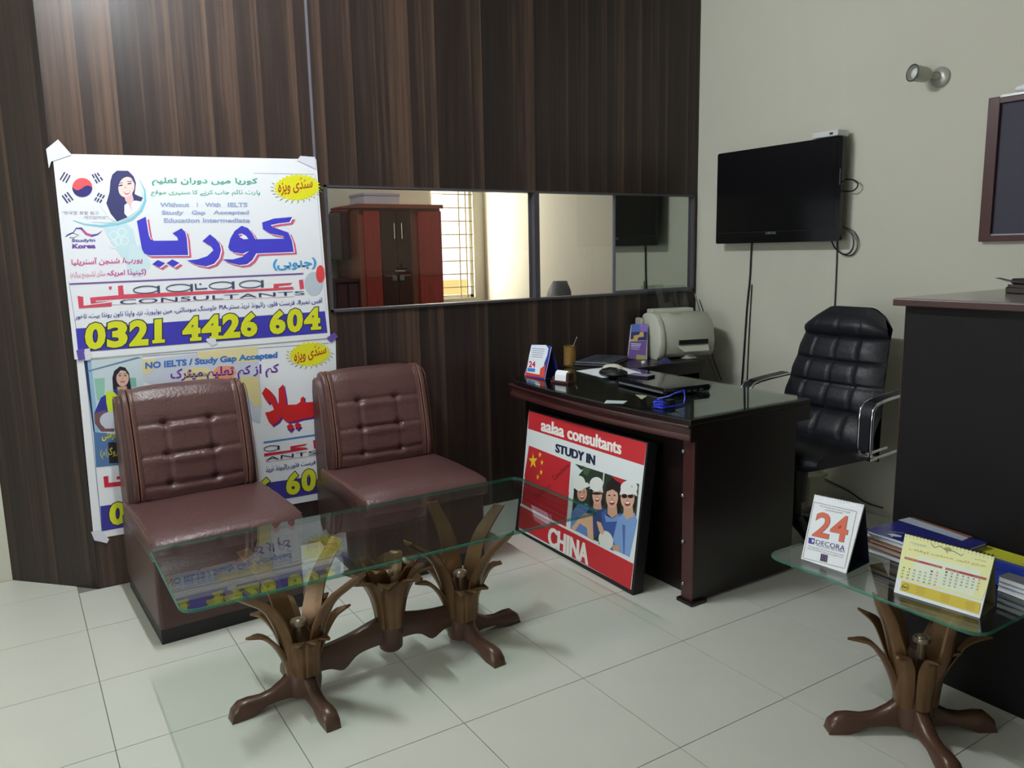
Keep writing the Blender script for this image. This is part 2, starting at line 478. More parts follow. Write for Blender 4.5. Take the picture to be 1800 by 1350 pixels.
# window in the partition: two clear panes left, clear pane and mirrored sliding pane right
w1 = struct(empty('window_1', ((wl+wr)/2, YW+0.03, wb)))
def part(mb, name, mats, parent, **k):
    mb.xform(Matrix.Translation(-V(parent.location))) if parent.rotation_euler.z == 0 else None
    return mb.build(name, mats, parent, **k)
fr = MB()
fy0, fy1 = YW-0.012, YW+0.05
fr.bb((wl, fy0, wb), (wl+0.012, fy1, wt)); fr.bb((wr-0.012, fy0, wb), (wr, fy1, wt))
fr.bb((wl, fy0, wt-0.010), (wr, fy1, wt)); fr.bb((wl, fy0, wb), (wr, fy1, wb+0.012))
part(fr, 'window_frame', FRAME, w1)
part(MB().bb((2.524, fy0-0.003, wb+0.012), (2.556, fy1, wt-0.010)), 'mullion', FRAME, w1)
part(MB().bb((wl+0.012, YW+0.018, wb+0.012), (2.524, YW+0.023, wt-0.010)), 'pane', PANE, w1)
part(MB().bb((2.556, YW+0.018, wb+0.012), (3.122, YW+0.023, wt-0.010)), 'pane', PANE, w1)
part(MB().bb((3.122, YW+0.012, wb+0.026), (wr-0.012, YW+0.017, wt-0.010)), 'mirror_pane', MIRROR, w1)
part(MB().bb((3.112, YW+0.008, wb+0.012), (3.122, YW+0.024, wt-0.010)).bb((3.122, YW+0.006, wb+0.012), (wr-0.012, YW+0.02, wb+0.026)), 'sash_rail', TRIMM, w1)

# next room, seen through the panes
nw = MB()
gx0, gx1, gz0, gz1 = 3.24, 3.672, 1.0, 2.35
nw.bb((X0, YB, -0.1), (gx0, YB+0.1, ZC)); nw.bb((gx1, YB, -0.1), (XW, YB+0.1, ZC)); nw.bb((gx0, YB, -0.1), (gx1, YB+0.1, gz0)); nw.bb((gx0, YB, gz1), (gx1, YB+0.1, ZC))
struct(nw.build('wall_next_room', WALL))
w3 = struct(empty('window_3', (3.21, YB+0.05, gz0)))
g = MB()
for a, b in (((gx0, YB+.03, gz0), (gx0+.03, YB+.07, gz1)), ((gx1-.03, YB+.03, gz0), (gx1, YB+.07, gz1)), ((gx0, YB+.03, gz0), (gx1, YB+.07, gz0+.03)), ((gx0, YB+.03, gz1-.03), (gx1, YB+.07, gz1))): g.bb(a, b)
part(g, 'window_frame', CREAM, w3)
GRILL = mat('grille_paint', (150, 132, 96), 0.6)
for xx in (3.53, 3.60):
    part(MB().cyl((xx, YB+.015, gz0), (xx, YB+.015, gz1), 0.007, n=8), 'grille_bar', GRILL, w3)
for k in range(11):
    zz = gz0+0.10+k*0.118
    part(MB().cyl((gx0, YB+.015, zz), (gx1, YB+.015, zz), 0.005, n=6), 'grille_rod', GRILL, w3)
# sunlit yard wall seen low through the grille
struct(MB().bb((1.5, 9.0, -0.5), (6.5, 9.2, 1.06)).build('trim_4', mat('yard_wall', (226, 190, 120), 0.9)))

# ceiling light that lights the room
tl = thing('ceiling_light', 'white ceiling fitting with a short fluorescent tube above the seating', 'ceiling light', (0.5, 2.78, ZC), PI/2)
MB().bb((-.36, -.04, -.05), (.36, .04, 0)).build('housing', mat('white_enamel', (230, 230, 230), .4), tl, bevel=.008)
for s in (-1, 1): MB().bb((s*.33-.012, -.02, -.105), (s*.33+.012, .02, -.05)).build('lamp_holder', MATS['white_enamel'], tl)
MB().cyl((-.32, 0, -.085), (.32, 0, -.085), .017, n=16).build('tube', emit('tube_glow', (0.90, 0.96, 1.0), TUBE_E), tl, smooth=True)

# ================================================================== ARMCHAIRS
def make_chair(name, label, loc, rz, scale):
    t = thing(name, label, 'armchair', loc, rz, 'brown leatherette armless armchairs', scale)
    W2 = 0.28
    # base box with black plinth; local y: 0 front, 0.72 rear
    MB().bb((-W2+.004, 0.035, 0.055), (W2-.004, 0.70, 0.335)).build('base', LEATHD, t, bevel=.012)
    MB().bb((-W2+.008, 0.042, 0.0), (W2-.008, 0.69, 0.058)).build('plinth', BLACKP, t)
    # seat cushion: rounded waterfall front
    prof = [(0.60, 0.325), (0.035, 0.325), (0.006, 0.335), (-0.008, 0.352), (-0.008, 0.378), (0.004, 0.398), (0.03, 0.411), (0.10, 0.417), (0.30, 0.420), (0.60, 0.412)]
    secs = []
    for x, k in ((-W2, 0.010), (-W2+.004, 0.003), (-W2+.014, 0), (-.14, -.004), (0, -.006), (.14, -.004), (W2-.014, 0), (W2-.004, .003), (W2, .010)):
        secs.append([V((x, y+(k if y < .3 else 0), z-(k if z > .37 else -k*.6 if z < .34 else 0))) for y, z in prof])
    MB().loft(secs).build('seat_cushion', LEATH, t, smooth=True)
    for s in (-W2, W2): MB().tube([(s, 0.02, .400), (s, .3, .412), (s, .52, .406)], .0018, 6).build('piping', STITCH, t)
    # back shell: side slabs
    W3 = 0.268
    shell = [(0.705, 0.20), (0.575, 0.33), (0.540, 0.42), (0.552, 0.55), (0.580, 0.70), (0.612, 0.818), (0.635, 0.845), (0.664, 0.851), (0.694, 0.836), (0.706, 0.78), (0.710, 0.5)]
    secs = []
    for x, k in ((-W3, .012), (-W3+.012, 0), (W3-.012, 0), (W3, .012)):
        c = V((0, .64, .55))
        secs.append([V((x, y+(c.y-y)/abs(c.y-y+1e-6)*k*.8, z+(c.z-z)*k*.6)) for y, z in shell])
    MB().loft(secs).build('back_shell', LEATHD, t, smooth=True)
    # tufted pad over the front of the back
    PW = 0.205
    path = [(0.552, 0.405), (0.520, 0.425), (0.514, 0.50), (0.524, 0.59), (0.543, 0.68), (0.566, 0.775), (0.586, 0.831), (0.612, 0.866), (0.648, 0.876), (0.684, 0.861), (0.702, 0.823)]
    cum = [0]
    for a, b in zip(path, path[1:]): cum.append(cum[-1]+math.dist(a, b))
    def pa(s):
        d = s*cum[-1]
        for i in range(len(path)-1):
            if d <= cum[i+1]+1e-9:
                f = (d-cum[i])/(cum[i+1]-cum[i]); a, b = path[i], path[i+1]
                return (a[0]+(b[0]-a[0])*f, a[1]+(b[1]-a[1])*f), V((0, b[1]-a[1], -(b[0]-a[0]))).normalized()
        return path[-1], V((0, 0, 1))
    rows = [0.150, 0.355, 0.570]      # seams across, along the path
    cols = [-0.095, 0.085]            # seams up, between the outer rows
    def pad(u, v):
        x = -PW+2*PW*v; (y, z), n = pa(u)
        n = V((0, -abs(n.y) if u < .75 else n.y, n.z)) if False else V((0, -(pa(min(1, u+.02))[0][1]-pa(max(0, u-.02))[0][1]), (pa(min(1, u+.02))[0][0]-pa(max(0, u-.02))[0][0]))).normalized()
        h = 0.012*(1-(abs(x)/PW)**4)
        for r in rows:
            e = 1.0 if cols[0]-.02 < x < cols[1]+.02 else 0.45
            h -= 0.011*e*math.exp(-((u-r)/.014)**2)
            h += 0.006*e*math.exp(-((u-r+0.04)/.03)**2)
        if rows[0]-.01 < u < rows[2]+.01:
            for c in cols: h -= 0.008*math.exp(-((x-c)/.007)**2)
            if cols[0] < x < cols[1]: h += 0.004
        for r in rows:
            for c in cols: h -= 0.012*math.exp(-(((u-r)/.03)**2+((x-c)/.018)**2))
        return V((x, y, z))+n*h
    P = MB().grid(pad, 96, 44)
    P.build('back_pad', LEATH, t, smooth=True, fix=False)
    # stitched double bands down both edges of the pad, and close the pad to the shell
    for s in (-1, 1):
        for x0 in (PW+.006, PW+.030):
            secs = []
            for i in range(25):
                u = .05+.95*i/24; (y, z), _ = pa(u); a, b = pa(max(0, u-.02))[0], pa(min(1, u+.02))[0]
                n = V((0, -(b[1]-a[1]), b[0]-a[0])).normalized(); p = V((s*x0, y, z))
                secs.append([p+V((-.012, 0, 0))-n*.03, p+V((-.010, 0, 0))+n*.002, p+n*.006, p+V((.010, 0, 0))+n*.002, p+V((.012, 0, 0))-n*.03])
            MB().loft(secs).build('edge_band', LEATH, t, smooth=True)
        for x0 in (PW+.012, PW+.024):
            path_ = []
            for i in range(25):
                u = .07+.93*i/24; (y, z), _ = pa(u); a, b = pa(max(0, u-.02))[0], pa(min(1, u+.02))[0]
                n = V((0, -(b[1]-a[1]), b[0]-a[0])).normalized(); path_.append(V((s*x0, y, z))+n*.004)
            MB().tube(path_, .0022, 5).build('stitching', STITCH, t)
        MB().tube([(s*(W3+.001), y-.004, z) for y, z in shell[2:8]], .0018, 5).build('stitching', STITCH, t)
    return t
make_chair('armchair', 'brown leatherette armless chair in front of the two banners, left of the pair', (0.632, 3.003, 0), math.radians(2.4), 1.0)
make_chair('armchair', 'brown leatherette armless chair by the dark wood panelling, right of the pair', (1.472, 3.015, 0), math.radians(-1.0), (1.04, 1.0, 0.985))

# ================================================================== GLASS TABLES ON CARVED LEAF LEGS
def leaf(path, wid, ang, c, cup=0.35, th=0.010, tip=True, nsec=14, name='leaf', parent=None, m=None):
    """a carved leaf: spine in the radial plane at angle ang, cupped section"""
    # resample the spine with a smooth curve
    P = [V((a, b, 0)) for a, b in path]
    def cr(t):
        n = len(P)-1; f = min(t*n, n-1e-6); i = int(f); u = f-i
        p0, p1, p2, p3 = P[max(i-1, 0)], P[i], P[i+1], P[min(i+2, n)]
        return 0.5*((2*p1)+(p2-p0)*u+(2*p0-5*p1+4*p2-p3)*u*u+(3*p1-p0-3*p2+p3)*u**3)
    def wd(t):
        n = len(wid)-1; f = min(t*n, n-1e-6); i = int(f); u = f-i
        u = u*u*(3-2*u); return wid[i]*(1-u)+wid[i+1]*u
    er = V((math.cos(ang), math.sin(ang), 0)); et = V((-math.sin(ang), math.cos(ang), 0)); ez = V((0, 0, 1))
    secs = []
    for k in range(nsec+1):
        t = k/nsec; p = cr(t); q = cr(min(1, t+.01))-cr(max(0, t-.01))
        tx, tz = q.x, q.y; l = math.hypot(tx, tz) or 1; tx /= l; tz /= l
        nr, nz = tz, -tx                 # outward side of the spine
        w = wd(t)/2; thk = th*(1 if t < .85 else 1-(t-.85)/.15*.45)
        sec = []
        for s in (-1, -.55, 0, .55, 1):
            o = -cup*w*s*s
            sec.append((s*w, o+thk*(1-.6*abs(s)**3)))
        for s in (1, .5, 0, -.5, -1):
            o = -cup*w*s*s
            sec.append((s*w*.98, o-thk*.45*(1-abs(s)**3)))
        base = V(c)+er*p.x+ez*p.y
        secs.append([base+et*a+(er*nr+ez*nz)*b for a, b in sec])
    return MB().loft(secs).build(name, m or BRONZE, parent, smooth=True)
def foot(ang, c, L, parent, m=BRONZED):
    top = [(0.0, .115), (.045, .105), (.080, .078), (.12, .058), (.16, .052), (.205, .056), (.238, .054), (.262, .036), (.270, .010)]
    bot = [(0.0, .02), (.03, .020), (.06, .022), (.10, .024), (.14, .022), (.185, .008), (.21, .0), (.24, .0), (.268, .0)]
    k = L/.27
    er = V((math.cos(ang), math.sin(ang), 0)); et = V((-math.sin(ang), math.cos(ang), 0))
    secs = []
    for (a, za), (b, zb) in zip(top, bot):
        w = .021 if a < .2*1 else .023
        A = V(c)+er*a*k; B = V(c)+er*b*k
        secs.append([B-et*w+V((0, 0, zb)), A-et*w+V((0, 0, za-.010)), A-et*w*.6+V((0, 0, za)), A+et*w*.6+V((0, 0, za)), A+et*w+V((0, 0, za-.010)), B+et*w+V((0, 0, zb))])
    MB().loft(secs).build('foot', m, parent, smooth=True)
def button(c, r, parent):
    MB().lathe([(.004, c[2]-.06), (r*.45, c[2]-.06), (r*.5, c[2]-.012), (r, c[2]-.008), (r*1.05, c[2]), (r*.9, c[2]+.006), (r*.62, c[2]+.004), (r*.5, c[2]+.008), (r*.2, c[2]+.010)], (c[0], c[1], 0), 20).build('flower_button', STEELB, parent, smooth=True)
STEELB = mat('bronzed_button', (140, 122, 104), 0.3, metal=0.5)
def column(c, parent, feet, ztop, tall, zb=.105):
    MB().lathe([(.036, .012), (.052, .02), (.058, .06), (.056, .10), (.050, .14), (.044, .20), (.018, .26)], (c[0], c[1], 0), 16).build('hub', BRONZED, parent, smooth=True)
    for a, l in feet: foot(a, c, l, parent)
    # tall supports whose flat ends carry the glass
    for a, r in tall:
        leaf([(.046, zb), (.056, .18), (.080, .27), (min(.135, r*.72), .365), (r, ztop-.001)], [.050, .062, .070, .060, .046], a, c, cup=.28, th=.016, name='support_leaf', parent=parent)
    return c
def rtop(x0, y0, x1, y1, z0, z1, r, parent):
    out = rrect(x0, y0, x1, y1, r)
    inn = rrect(x0+.003, y0+.003, x1-.003, y1-.003, r-.003)
    g = MB(); n = len(out)
    g.loft([[V((x, y, z0)) for x, y in inn], [V((x, y, z0+.003)) for x, y in out], [V((x, y, z1-.003)) for x, y in out], [V((x, y, z1)) for x, y in inn]], mi=1, caps=False)
    g.add([V((x, y, z1)) for x, y in inn], [tuple(range(n))], 0)
    g.add([V((x, y, z0)) for x, y in inn], [tuple(range(n))[::-1]], 0)
    return g.build('glass_top', [GTOP, GEDGE], parent)
D = math.radians
T1 = thing('coffee_table', 'long glass coffee table on carved bronze leaf legs in front of the brown armchairs', 'coffee table', (1.05, 2.47, 0))
def local(t): return Matrix.Translation(-V(t.location))
ZT = 0.447
def place(parent, fn):
    before = set(COL.objects); fn()
    for o in COL.objects:
        if o not in before and o.parent is parent and o.type == 'MESH':
            o.data.transform(Matrix.Translation(-V(parent.location)))
def t1():
    cl, cm, cr_ = (0.690, 2.395, 0), (1.008, 2.418, 0), (1.299, 2.439, 0)
    column(cl, T1, ((PI+.05, .240), (-PI/2+.05, .240), (PI/2, .20)), ZT, [(D(-156), .25), (D(-52), .24), (D(115), .26), (D(40), .26)])
    column(cr_, T1, ((.05, .252), (-PI/2+.05, .250), (PI/2, .20)), ZT, [(D(83), .29), (D(23), .26), (D(-165), .24), (D(-62), .22)])
    button((cl[0]-.012, cl[1]-.025, .272), .026, T1); button((cr_[0]-.012, cr_[1]-.025, .272), .026, T1); button((cm[0], cm[1], .338), .020, T1)
    # short curling leaves of the two end columns
    for c, A in ((cl, (D(188), D(6), D(-112), D(-62), D(-85), D(150), D(90), D(35))), (cr_, (D(178), D(2), D(-118), D(-65), D(-92), D(150), D(90), D(-28)))):
        for i, a in enumerate(A):
            if i in (0, 1): leaf([(.048, .10), (.060, .15), (.092, .215), (.130, .252), (.178, .262)], [.044, .052, .052, .036, .006], a, c, cup=.2, name='leaf', parent=T1)
            elif i in (2, 3, 4): leaf([(.056, .095), (.062, .14), (.067, .185), (.084, .222), (.122, .228)], [.046, .052, .054, .044, .010], a, c, cup=.3, name='leaf', parent=T1)
            else: leaf([(.046, .10), (.058, .17), (.082, .24), (.118, .285), (.155, .29)], [.044, .054, .054, .040, .008], a, c, cup=.25, name='leaf', parent=T1)
    # open flower in the middle of the stretcher
    for k in range(8):
        a = k*PI/4+D(22)
        leaf([(.040, .150), (.046, .21), (.064, .275), (.104, .335), (.155, .350)], [.040, .054, .070, .072, .016], a, cm, cup=.35, name='leaf', parent=T1)
    for k in range(4):
        a = k*PI/2+D(45)
        leaf([(.028, .20), (.040, .27), (.060, .33), (.084, .372), (.098, .380)], [.03, .050, .062, .056, .016], a, cm, cup=.35, name='leaf', parent=T1)
    MB().lathe([(.030, .06), (.040, .07), (.044, .12), (.040, .165), (.030, .2)], (cm[0], cm[1], 0), 16).build('flower_socket', BRONZED, T1, smooth=True)
    # wavy stretcher board
    top, bot = [], []
    xa, xb = cl[0]+.02, cr_[0]-.02
    for i in range(41):
        s = i/40; x = xa+(xb-xa)*s
        zt = .145+.012*math.sin(s*PI)+.030*math.exp(-((s-.5)/.20)**2)
        zb = .075+.022*math.exp(-((s-.5)/.28)**4)-.028*math.exp(-((s-.20)/.06)**2)-.028*math.exp(-((s-.80)/.06)**2)
        top.append((x, zt)); bot.append((x, zb))
    secs = []
    for (x, zt), (_, zb) in zip(top, bot):
        y = cl[1]+(cr_[1]-cl[1])*(x-xa)/(xb-xa)
        secs.append([V((x, y-.018, zb)), V((x, y-.018, zt-.006)), V((x, y-.012, zt)), V((x, y+.012, zt)), V((x, y+.018, zt-.006)), V((x, y+.018, zb))])
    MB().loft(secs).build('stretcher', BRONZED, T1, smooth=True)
    rtop(.317, 2.222, 1.786, 2.806, ZT, ZT+.012, .045, T1)
place(T1, t1)
T2 = thing('end_table', 'small glass table on carved leaf pedestal holding two calendars and magazines', 'table', (2.17, 1.26, 0))
def t2():
    c = (2.125, 1.195, 0)
    column(c, T2, ((D(147), .25), (D(237), .25), (D(327), .24)), ZT, [(D(168), .16), (D(-78), .13), (D(75), .18), (D(-15), .20)])
    for a in (D(150), D(-38), D(85), D(10)): leaf([(.046, .10), (.062, .16), (.098, .235), (.142, .285), (.205, .298)], [.044, .052, .052, .036, .006], a, c, cup=.2, name='leaf', parent=T2)
    for a in (D(-175), D(-118), D(-60)): leaf([(.056, .095), (.062, .16), (.067, .215), (.080, .258), (.112, .268)], [.048, .058, .058, .046, .010], a, c, cup=.3, name='leaf', parent=T2)
    button((c[0]-.012, c[1]-.02, .30), .024, T2)
    rtop(1.942, .932, 2.415, 1.600, ZT, ZT+.010, .05, T2)
place(T2, t2)
# ================================================================== DESK
DZ = 0.772
DK = thing('desk', 'dark mahogany desk with bowed front and green glass over its top', 'desk', (2.5, 2.8, 0))
def dloc(mb): return mb.xform(Matrix.Translation(-V(DK.location)))
def bow(y, amp): return amp*(1-((y-2.83)/.67)**2)
def outline(x0, amp, yl, yh, xb, n=24):
    pts = [(xb, yl)]
    for i in range(n+1):
        y = yl+(yh-yl)*i/n
        x = x0-bow(y, amp)
        if y > yh-.15: x += .16*(1-math.sqrt(max(0, 1-((y-yh+.15)/.15)**2)))
        pts.append((x, y))
    pts += [(2.60, yh), (2.60, 3.285), (xb, 3.285)]
    return pts
top = outline(2.168, .040, 2.160, 3.50, 2.865)
g = MB(); g.prism([V((x, y, DZ-.006)) for x, y in top], (0, 0, .006))
o = dloc(g).build('glass_sheet', [DGLASS], DK)
ap = outline(2.160, .044, 2.150, 3.505, 2.872)
dloc(MB().prism([V((x, y, DZ-.030)) for x, y in ap], (0, 0, .0235))).build('desk_top', MAHOG, DK, bevel=.004)
# moulded apron below the top: lofted along the front
secs = []
for i in range(25):
    y = 2.158+(3.44-2.158)*i/24
    x = 2.162-bow(y, .046)
    prof = [(.0, -.030), (-.004, -.036), (.004, -.044), (.012, -.058), (.016, -.072), (.008, -.082), (.010, -.094), (.035, -.094), (.035, -.030)]
    secs.append([V((x+a, y, DZ+b)) for a, b in prof])
dloc(MB().loft(secs)).build('apron', MAHOGR, DK, smooth=True)
dloc(MB().bb((2.166, 2.150, DZ-.096), (2.872, 2.158, DZ-.030))).build('apron', MAHOG, DK)
# near pedestal: side panel with front post, knobs, plinth
dloc(MB().bb((2.208, 2.162, 0.012), (2.80, 2.195, DZ-.03))).build('side_panel', MAHOG, DK)
dloc(MB().bb((2.196, 2.162, 0.012), (2.208, 2.222, DZ-.03))).build('post', MAHOGR, DK, bevel=.002)
dloc(MB().bb((2.208, 2.195, 0.012), (2.262, 2.222, DZ-.03))).build('post_core', MAHOG, DK)
dloc(MB().bb((2.180, 2.146, 0.0), (2.268, 2.232, 0.016))).build('foot_block', MAHOG, DK, bevel=.003)
for px, py in ((1203, 793), (1202, 870.5), (1202, 951.5), (1202, 1025)):
    p = at(px, py, x=2.196)
    mb = MB().lathe([(.003, 0), (.0075, .001), (.009, .005), (.007, .010), (.003, .012)], (0, 0, 0), 12, R=Matrix.Rotation(-PI/2, 3, 'Y')); mb.xform(Matrix.Translation(p-V(DK.location)))
    mb.build('screw_cap', STEEL, DK, smooth=True)
dloc(MB().bb((2.262, 2.20, 0.0), (2.285, 3.42, DZ-.03))).build('modesty_panel', MAHOG, DK)
dloc(MB().bb((2.262, 3.43, 0.0), (2.59, 3.455, DZ-.03))).build('side_panel', MAHOG, DK)
# side desk against the partition
SD = thing('side_desk', 'low dark wood side desk along the panelling carrying the printer', 'desk', (3.03, 3.5, 0))
def sloc(mb): return mb.xform(Matrix.Translation(-V(SD.location)))
out = [(2.635, 3.735), (2.635, 3.47)]+[(2.635+.16*(1-math.cos(a)), 3.47-.165*math.sin(a)) for a in [PI/2*k/8 for k in range(1, 9)]]+[(3.43, 3.30), (3.43, 3.735)]
sloc(MB().prism([V((x, y, .742)) for x, y in out], (0, 0, .024))).build('desk_top', MAHOG, SD, bevel=.003)
sloc(MB().bb((2.87, 3.315, .69), (3.42, 3.335, .742))).build('drawer_front', MAHOG, SD)
sloc(MB().bb((3.40, 3.32, 0), (3.425, 3.73, .742))).build('side_panel', MAHOG, SD)
sloc(MB().bb((2.66, 3.50, 0), (2.685, 3.73, .742))).build('side_panel', MAHOG, SD)
sloc(MB().bb((2.685, 3.70, .10), (3.40, 3.72, .742))).build('back_panel', MAHOG, SD)

# ---- lit-box sign leaning on the desk
SBL, SBR = at(905, 932, z=0.001), at(1112, 1047, z=0.001)
su = (SBR-SBL).normalized(); sn0 = V((-su.y, su.x, 0)); sn0 = sn0 if sn0.x > 0 else -sn0      # away from the viewer
tilt = 0.165
sup = V((0, 0, 1))*math.cos(tilt)+sn0*math.sin(tilt)
sn = -sup.cross(su); sn = sn if sn.x < 0 else -sn                                           # out of the face
SG = thing('sign_board', 'red and white framed Study in China sign leaning against the desk front', 'sign', SBL)
inv = Matrix.Translation(-SBL)
quad = [atp(*p, SBL, sn) for p in ((929, 719), (1139, 778), (1112, 1047), (905, 932))]
MB().prism([p-SBL for p in quad], -sn*.055).build('box', BLACKP, SG, bevel=.003)
k1 = crop(880, 700, 3.2143)
pr = Print(SBL, sn, .0008)
RED, SWH, NAVY = (196, 44, 52), (226, 232, 232), (30, 38, 66)
inner = [(160, 72), (826, 255), (738, 1082), (104, 742)]
pr.poly(inner, SWH, 0, k1)
pr.poly([(160, 72), (826, 255), (811, 380), (156, 172)], RED, 1, k1)
c6 = crop(900, 700, 6.75); c7 = crop(900, 850, 6.427)
pr.text('aalaa consultants', [(352, 240), (1300, 510), (1296, 672), (348, 388)], (240, 236, 230), 3, .02, c6, widen=.028)
pr.text('STUDY IN', [(522, 537), (990, 680), (984, 798), (518, 640)], NAVY, 3, .03, c6, widen=.035)
# flag with five stars
pr.poly([(203, 560), (700, 757), (672, 1140), (150, 930)], RED, 1, c6)
pr.poly([c6(158, 900), c6(678, 1110), c7(612, 502), c7(110, 225)], RED, 1)
def star(c, r, rgb, L, xf, rot=0.0, sy=1.0):
    pts = []
    for i in range(10):
        a = -PI/2+rot+i*PI/5; rr = r if i % 2 == 0 else r*.4
        pts.append((c[0]+rr*math.cos(a)*.55, c[1]+rr*math.sin(a)*sy))
    pr.poly(pts, rgb, L, xf)
YEL = (240, 206, 50)
star((252, 745), 98, YEL, 2, c6)
for c in ((335, 670), (358, 762), (348, 878), (308, 935)): star(c, 38, YEL, 2, c6, .2)
pr.text('Consultants', [(470, 930), (655, 775), (690, 800), (505, 985)], (70, 20, 30), 2, .0, c6)
pr.text('Education', [(270, 1150), (440, 1010), (470, 1050), (300, 1190)], (80, 24, 34), 2, .0, c6)
# red band with CHINA
pr.poly([c7(96, 238), c7(1375, 905), c7(1340, 1200), c7(72, 490)], RED, 1)
pr.poly([c7(96, 226), c7(1378, 882), c7(1372, 905), c7(94, 248)], SWH, 2)
pr.text('CHINA', [(420, 480), (868, 690), (860, 925), (408, 690)], (238, 236, 230), 3, .025, c7, widen=.035)
# photograph of four laughing students
def face(c, rx, ry, xf, skin=(222, 176, 150), shade=False, mouth=True):
    pr.ell(c, rx, ry, skin, 4, xf)
    if mouth:
        pr.ell((c[0], c[1]+ry*.48), rx*.42, ry*.24, (150, 50, 50), 5, xf)
        pr.ell((c[0], c[1]+ry*.40), rx*.34, ry*.10, (245, 240, 235), 6, xf)
    pr.poly([(c[0]-rx*.06, c[1]-ry*.15), (c[0]+rx*.12, c[1]+ry*.18), (c[0]-rx*.12, c[1]+ry*.18)], (204, 150, 126), 5, xf)
    if shade:
        for s in (-1, 1): pr.ell((c[0]+s*rx*.45, c[1]-ry*.22), rx*.42, ry*.2, (40, 28, 30), 5, xf)
    else:
        for s in (-1, 1): pr.ell((c[0]+s*rx*.42, c[1]-ry*.18), rx*.2, ry*.06, (50, 30, 30), 5, xf)
pr.poly([c6(752, 778), c6(1086, 884), c6(1340, 968), c6(1510, 1020), c7(1395, 500), c7(1330, 830), c7(662, 505), c6(742, 1050), c6(800, 905), c6(850, 845), c6(820, 850)], (44, 58, 44), 2)
pr.poly([(1086, 884), (1102, 890), (1092, 1020), (1074, 1020)], (196, 214, 190), 3, c6)
pr.poly([(1180, 915), (1340, 968), (1300, 1060), (1220, 960)], (186, 40, 48), 3, c6)
pr.poly([(845, 800), (930, 850), (900, 920), (850, 900)], (70, 92, 64), 3, c6)
BL1, BL2, BL3 = (98, 132, 192), (62, 92, 160), (128, 162, 214)
# shirts
pr.poly([(672, 330), (745, 235), (850, 225), (900, 330), (925, 640), (664, 500)], BL1, 3, c7)
pr.poly([(840, 330), (930, 215), (1030, 225), (1060, 330), (1040, 500), (920, 640), (990, 690), (860, 600)], (52, 66, 112), 3, c7)
pr.poly([(1010, 330), (1080, 270), (1180, 300), (1240, 350), (1190, 620), (1150, 760), (980, 680), (1030, 480)], BL2, 4, c7)
pr.poly([(1200, 390), (1260, 330), (1390, 330), (1420, 420), (1330, 830), (1210, 770), (1140, 640)], BL3, 4, c7)
pr.poly([(1250, 460), (1285, 470), (1275, 800), (1262, 790)], (80, 112, 170), 5, c7)
pr.poly([(672, 500), (790, 360), (840, 330), (915, 350), (925, 640), (860, 610), (850, 500), (770, 450), (715, 540)], (214, 172, 140), 5, c7)
pr.ell((1065, 640), 80, 110, (222, 226, 220), 6, c7, rot=-.3)
pr.poly([(960, 425), (1010, 440), (1050, 545), (1020, 580), (990, 540)], (214, 170, 140), 7, c7)
pr.poly([(1140, 690), (1220, 700), (1215, 770), (1140, 745)], (200, 160, 130), 6, c7)
# hair, faces, caps
HAIR = (38, 28, 30)
pr.poly([(735, 1060), (775, 1050), (770, 1190), (740, 1180)], HAIR, 3, c6)
face((835, 1130), 58, 92, c6, (206, 156, 132))
pr.ell((805, 1010), 70, 90, (232, 234, 230), 6, c6); pr.poly([(735, 1070), (860, 1070), (940, 1040), (900, 1000), (760, 1000)], (232, 234, 230), 6, c6)
pr.poly([(928, 1080), (1090, 1080), (1100, 1260), (1060, 1310), (960, 1310), (920, 1240)], HAIR, 3, c6)
pr.poly([(975, 1200), (1055, 1200), (1070, 1320), (965, 1320)], (206, 160, 134), 4, c6)
face((1015, 1155), 58, 100, c6)
pr.ell((1010, 1130), 64, 16, (46, 40, 50), 6, c6)
pr.ell((1005, 1020), 80, 85, (232, 234, 232), 6, c6); pr.poly([(925, 1080), (945, 1000), (1070, 1000), (1088, 1130), (1020, 1055)], (232, 234, 232), 6, c6)
pr.poly([(1110, 1130), (1125, 1010), (1200, 950), (1290, 1010), (1300, 1120), (1290, 1350), (1220, 1420), (1130, 1400)], HAIR, 4, c6)
pr.poly([(1140, 1220), (1240, 1220), (1255, 1380), (1190, 1420), (1135, 1370)], (206, 160, 134), 4, c6)
pr.poly([(1100, 1380), (1190, 1430), (1280, 1370), (1260, 1460), (1120, 1470)], (120, 156, 208), 5, c6)
face((1190, 1175), 72, 130, c6); pr.poly([(1120, 1110), (1130, 1020), (1200, 985), (1280, 1060), (1272, 1130), (1200, 1080)], HAIR, 7, c6)
pr.poly([(1290, 1150), (1480, 1170), (1470, 1300), (1420, 1360), (1320, 1300)], HAIR, 4, c6)
pr.poly([(1325, 1240), (1430, 1240), (1450, 1400), (1360, 1440), (1330, 1390)], (212, 168, 140), 4, c6)
face((1375, 1190), 82, 125, c6, shade=True)
pr.ell((1395, 1060), 102, 85, (232, 234, 232), 6, c6); pr.poly([(1280, 1150), (1300, 1060), (1480, 1070), (1492, 1165), (1390, 1105)], (232, 234, 232), 6, c6)
pr.text('S', [(1420, 1035), (1438, 1040), (1436, 1060), (1418, 1055)], (90, 90, 90), 7, 0, c6)
pr.build('sign_face', SG, inv)

# ---- things on the desk
def onplane(pxs, z): return [at(*p, z=z) for p in pxs]
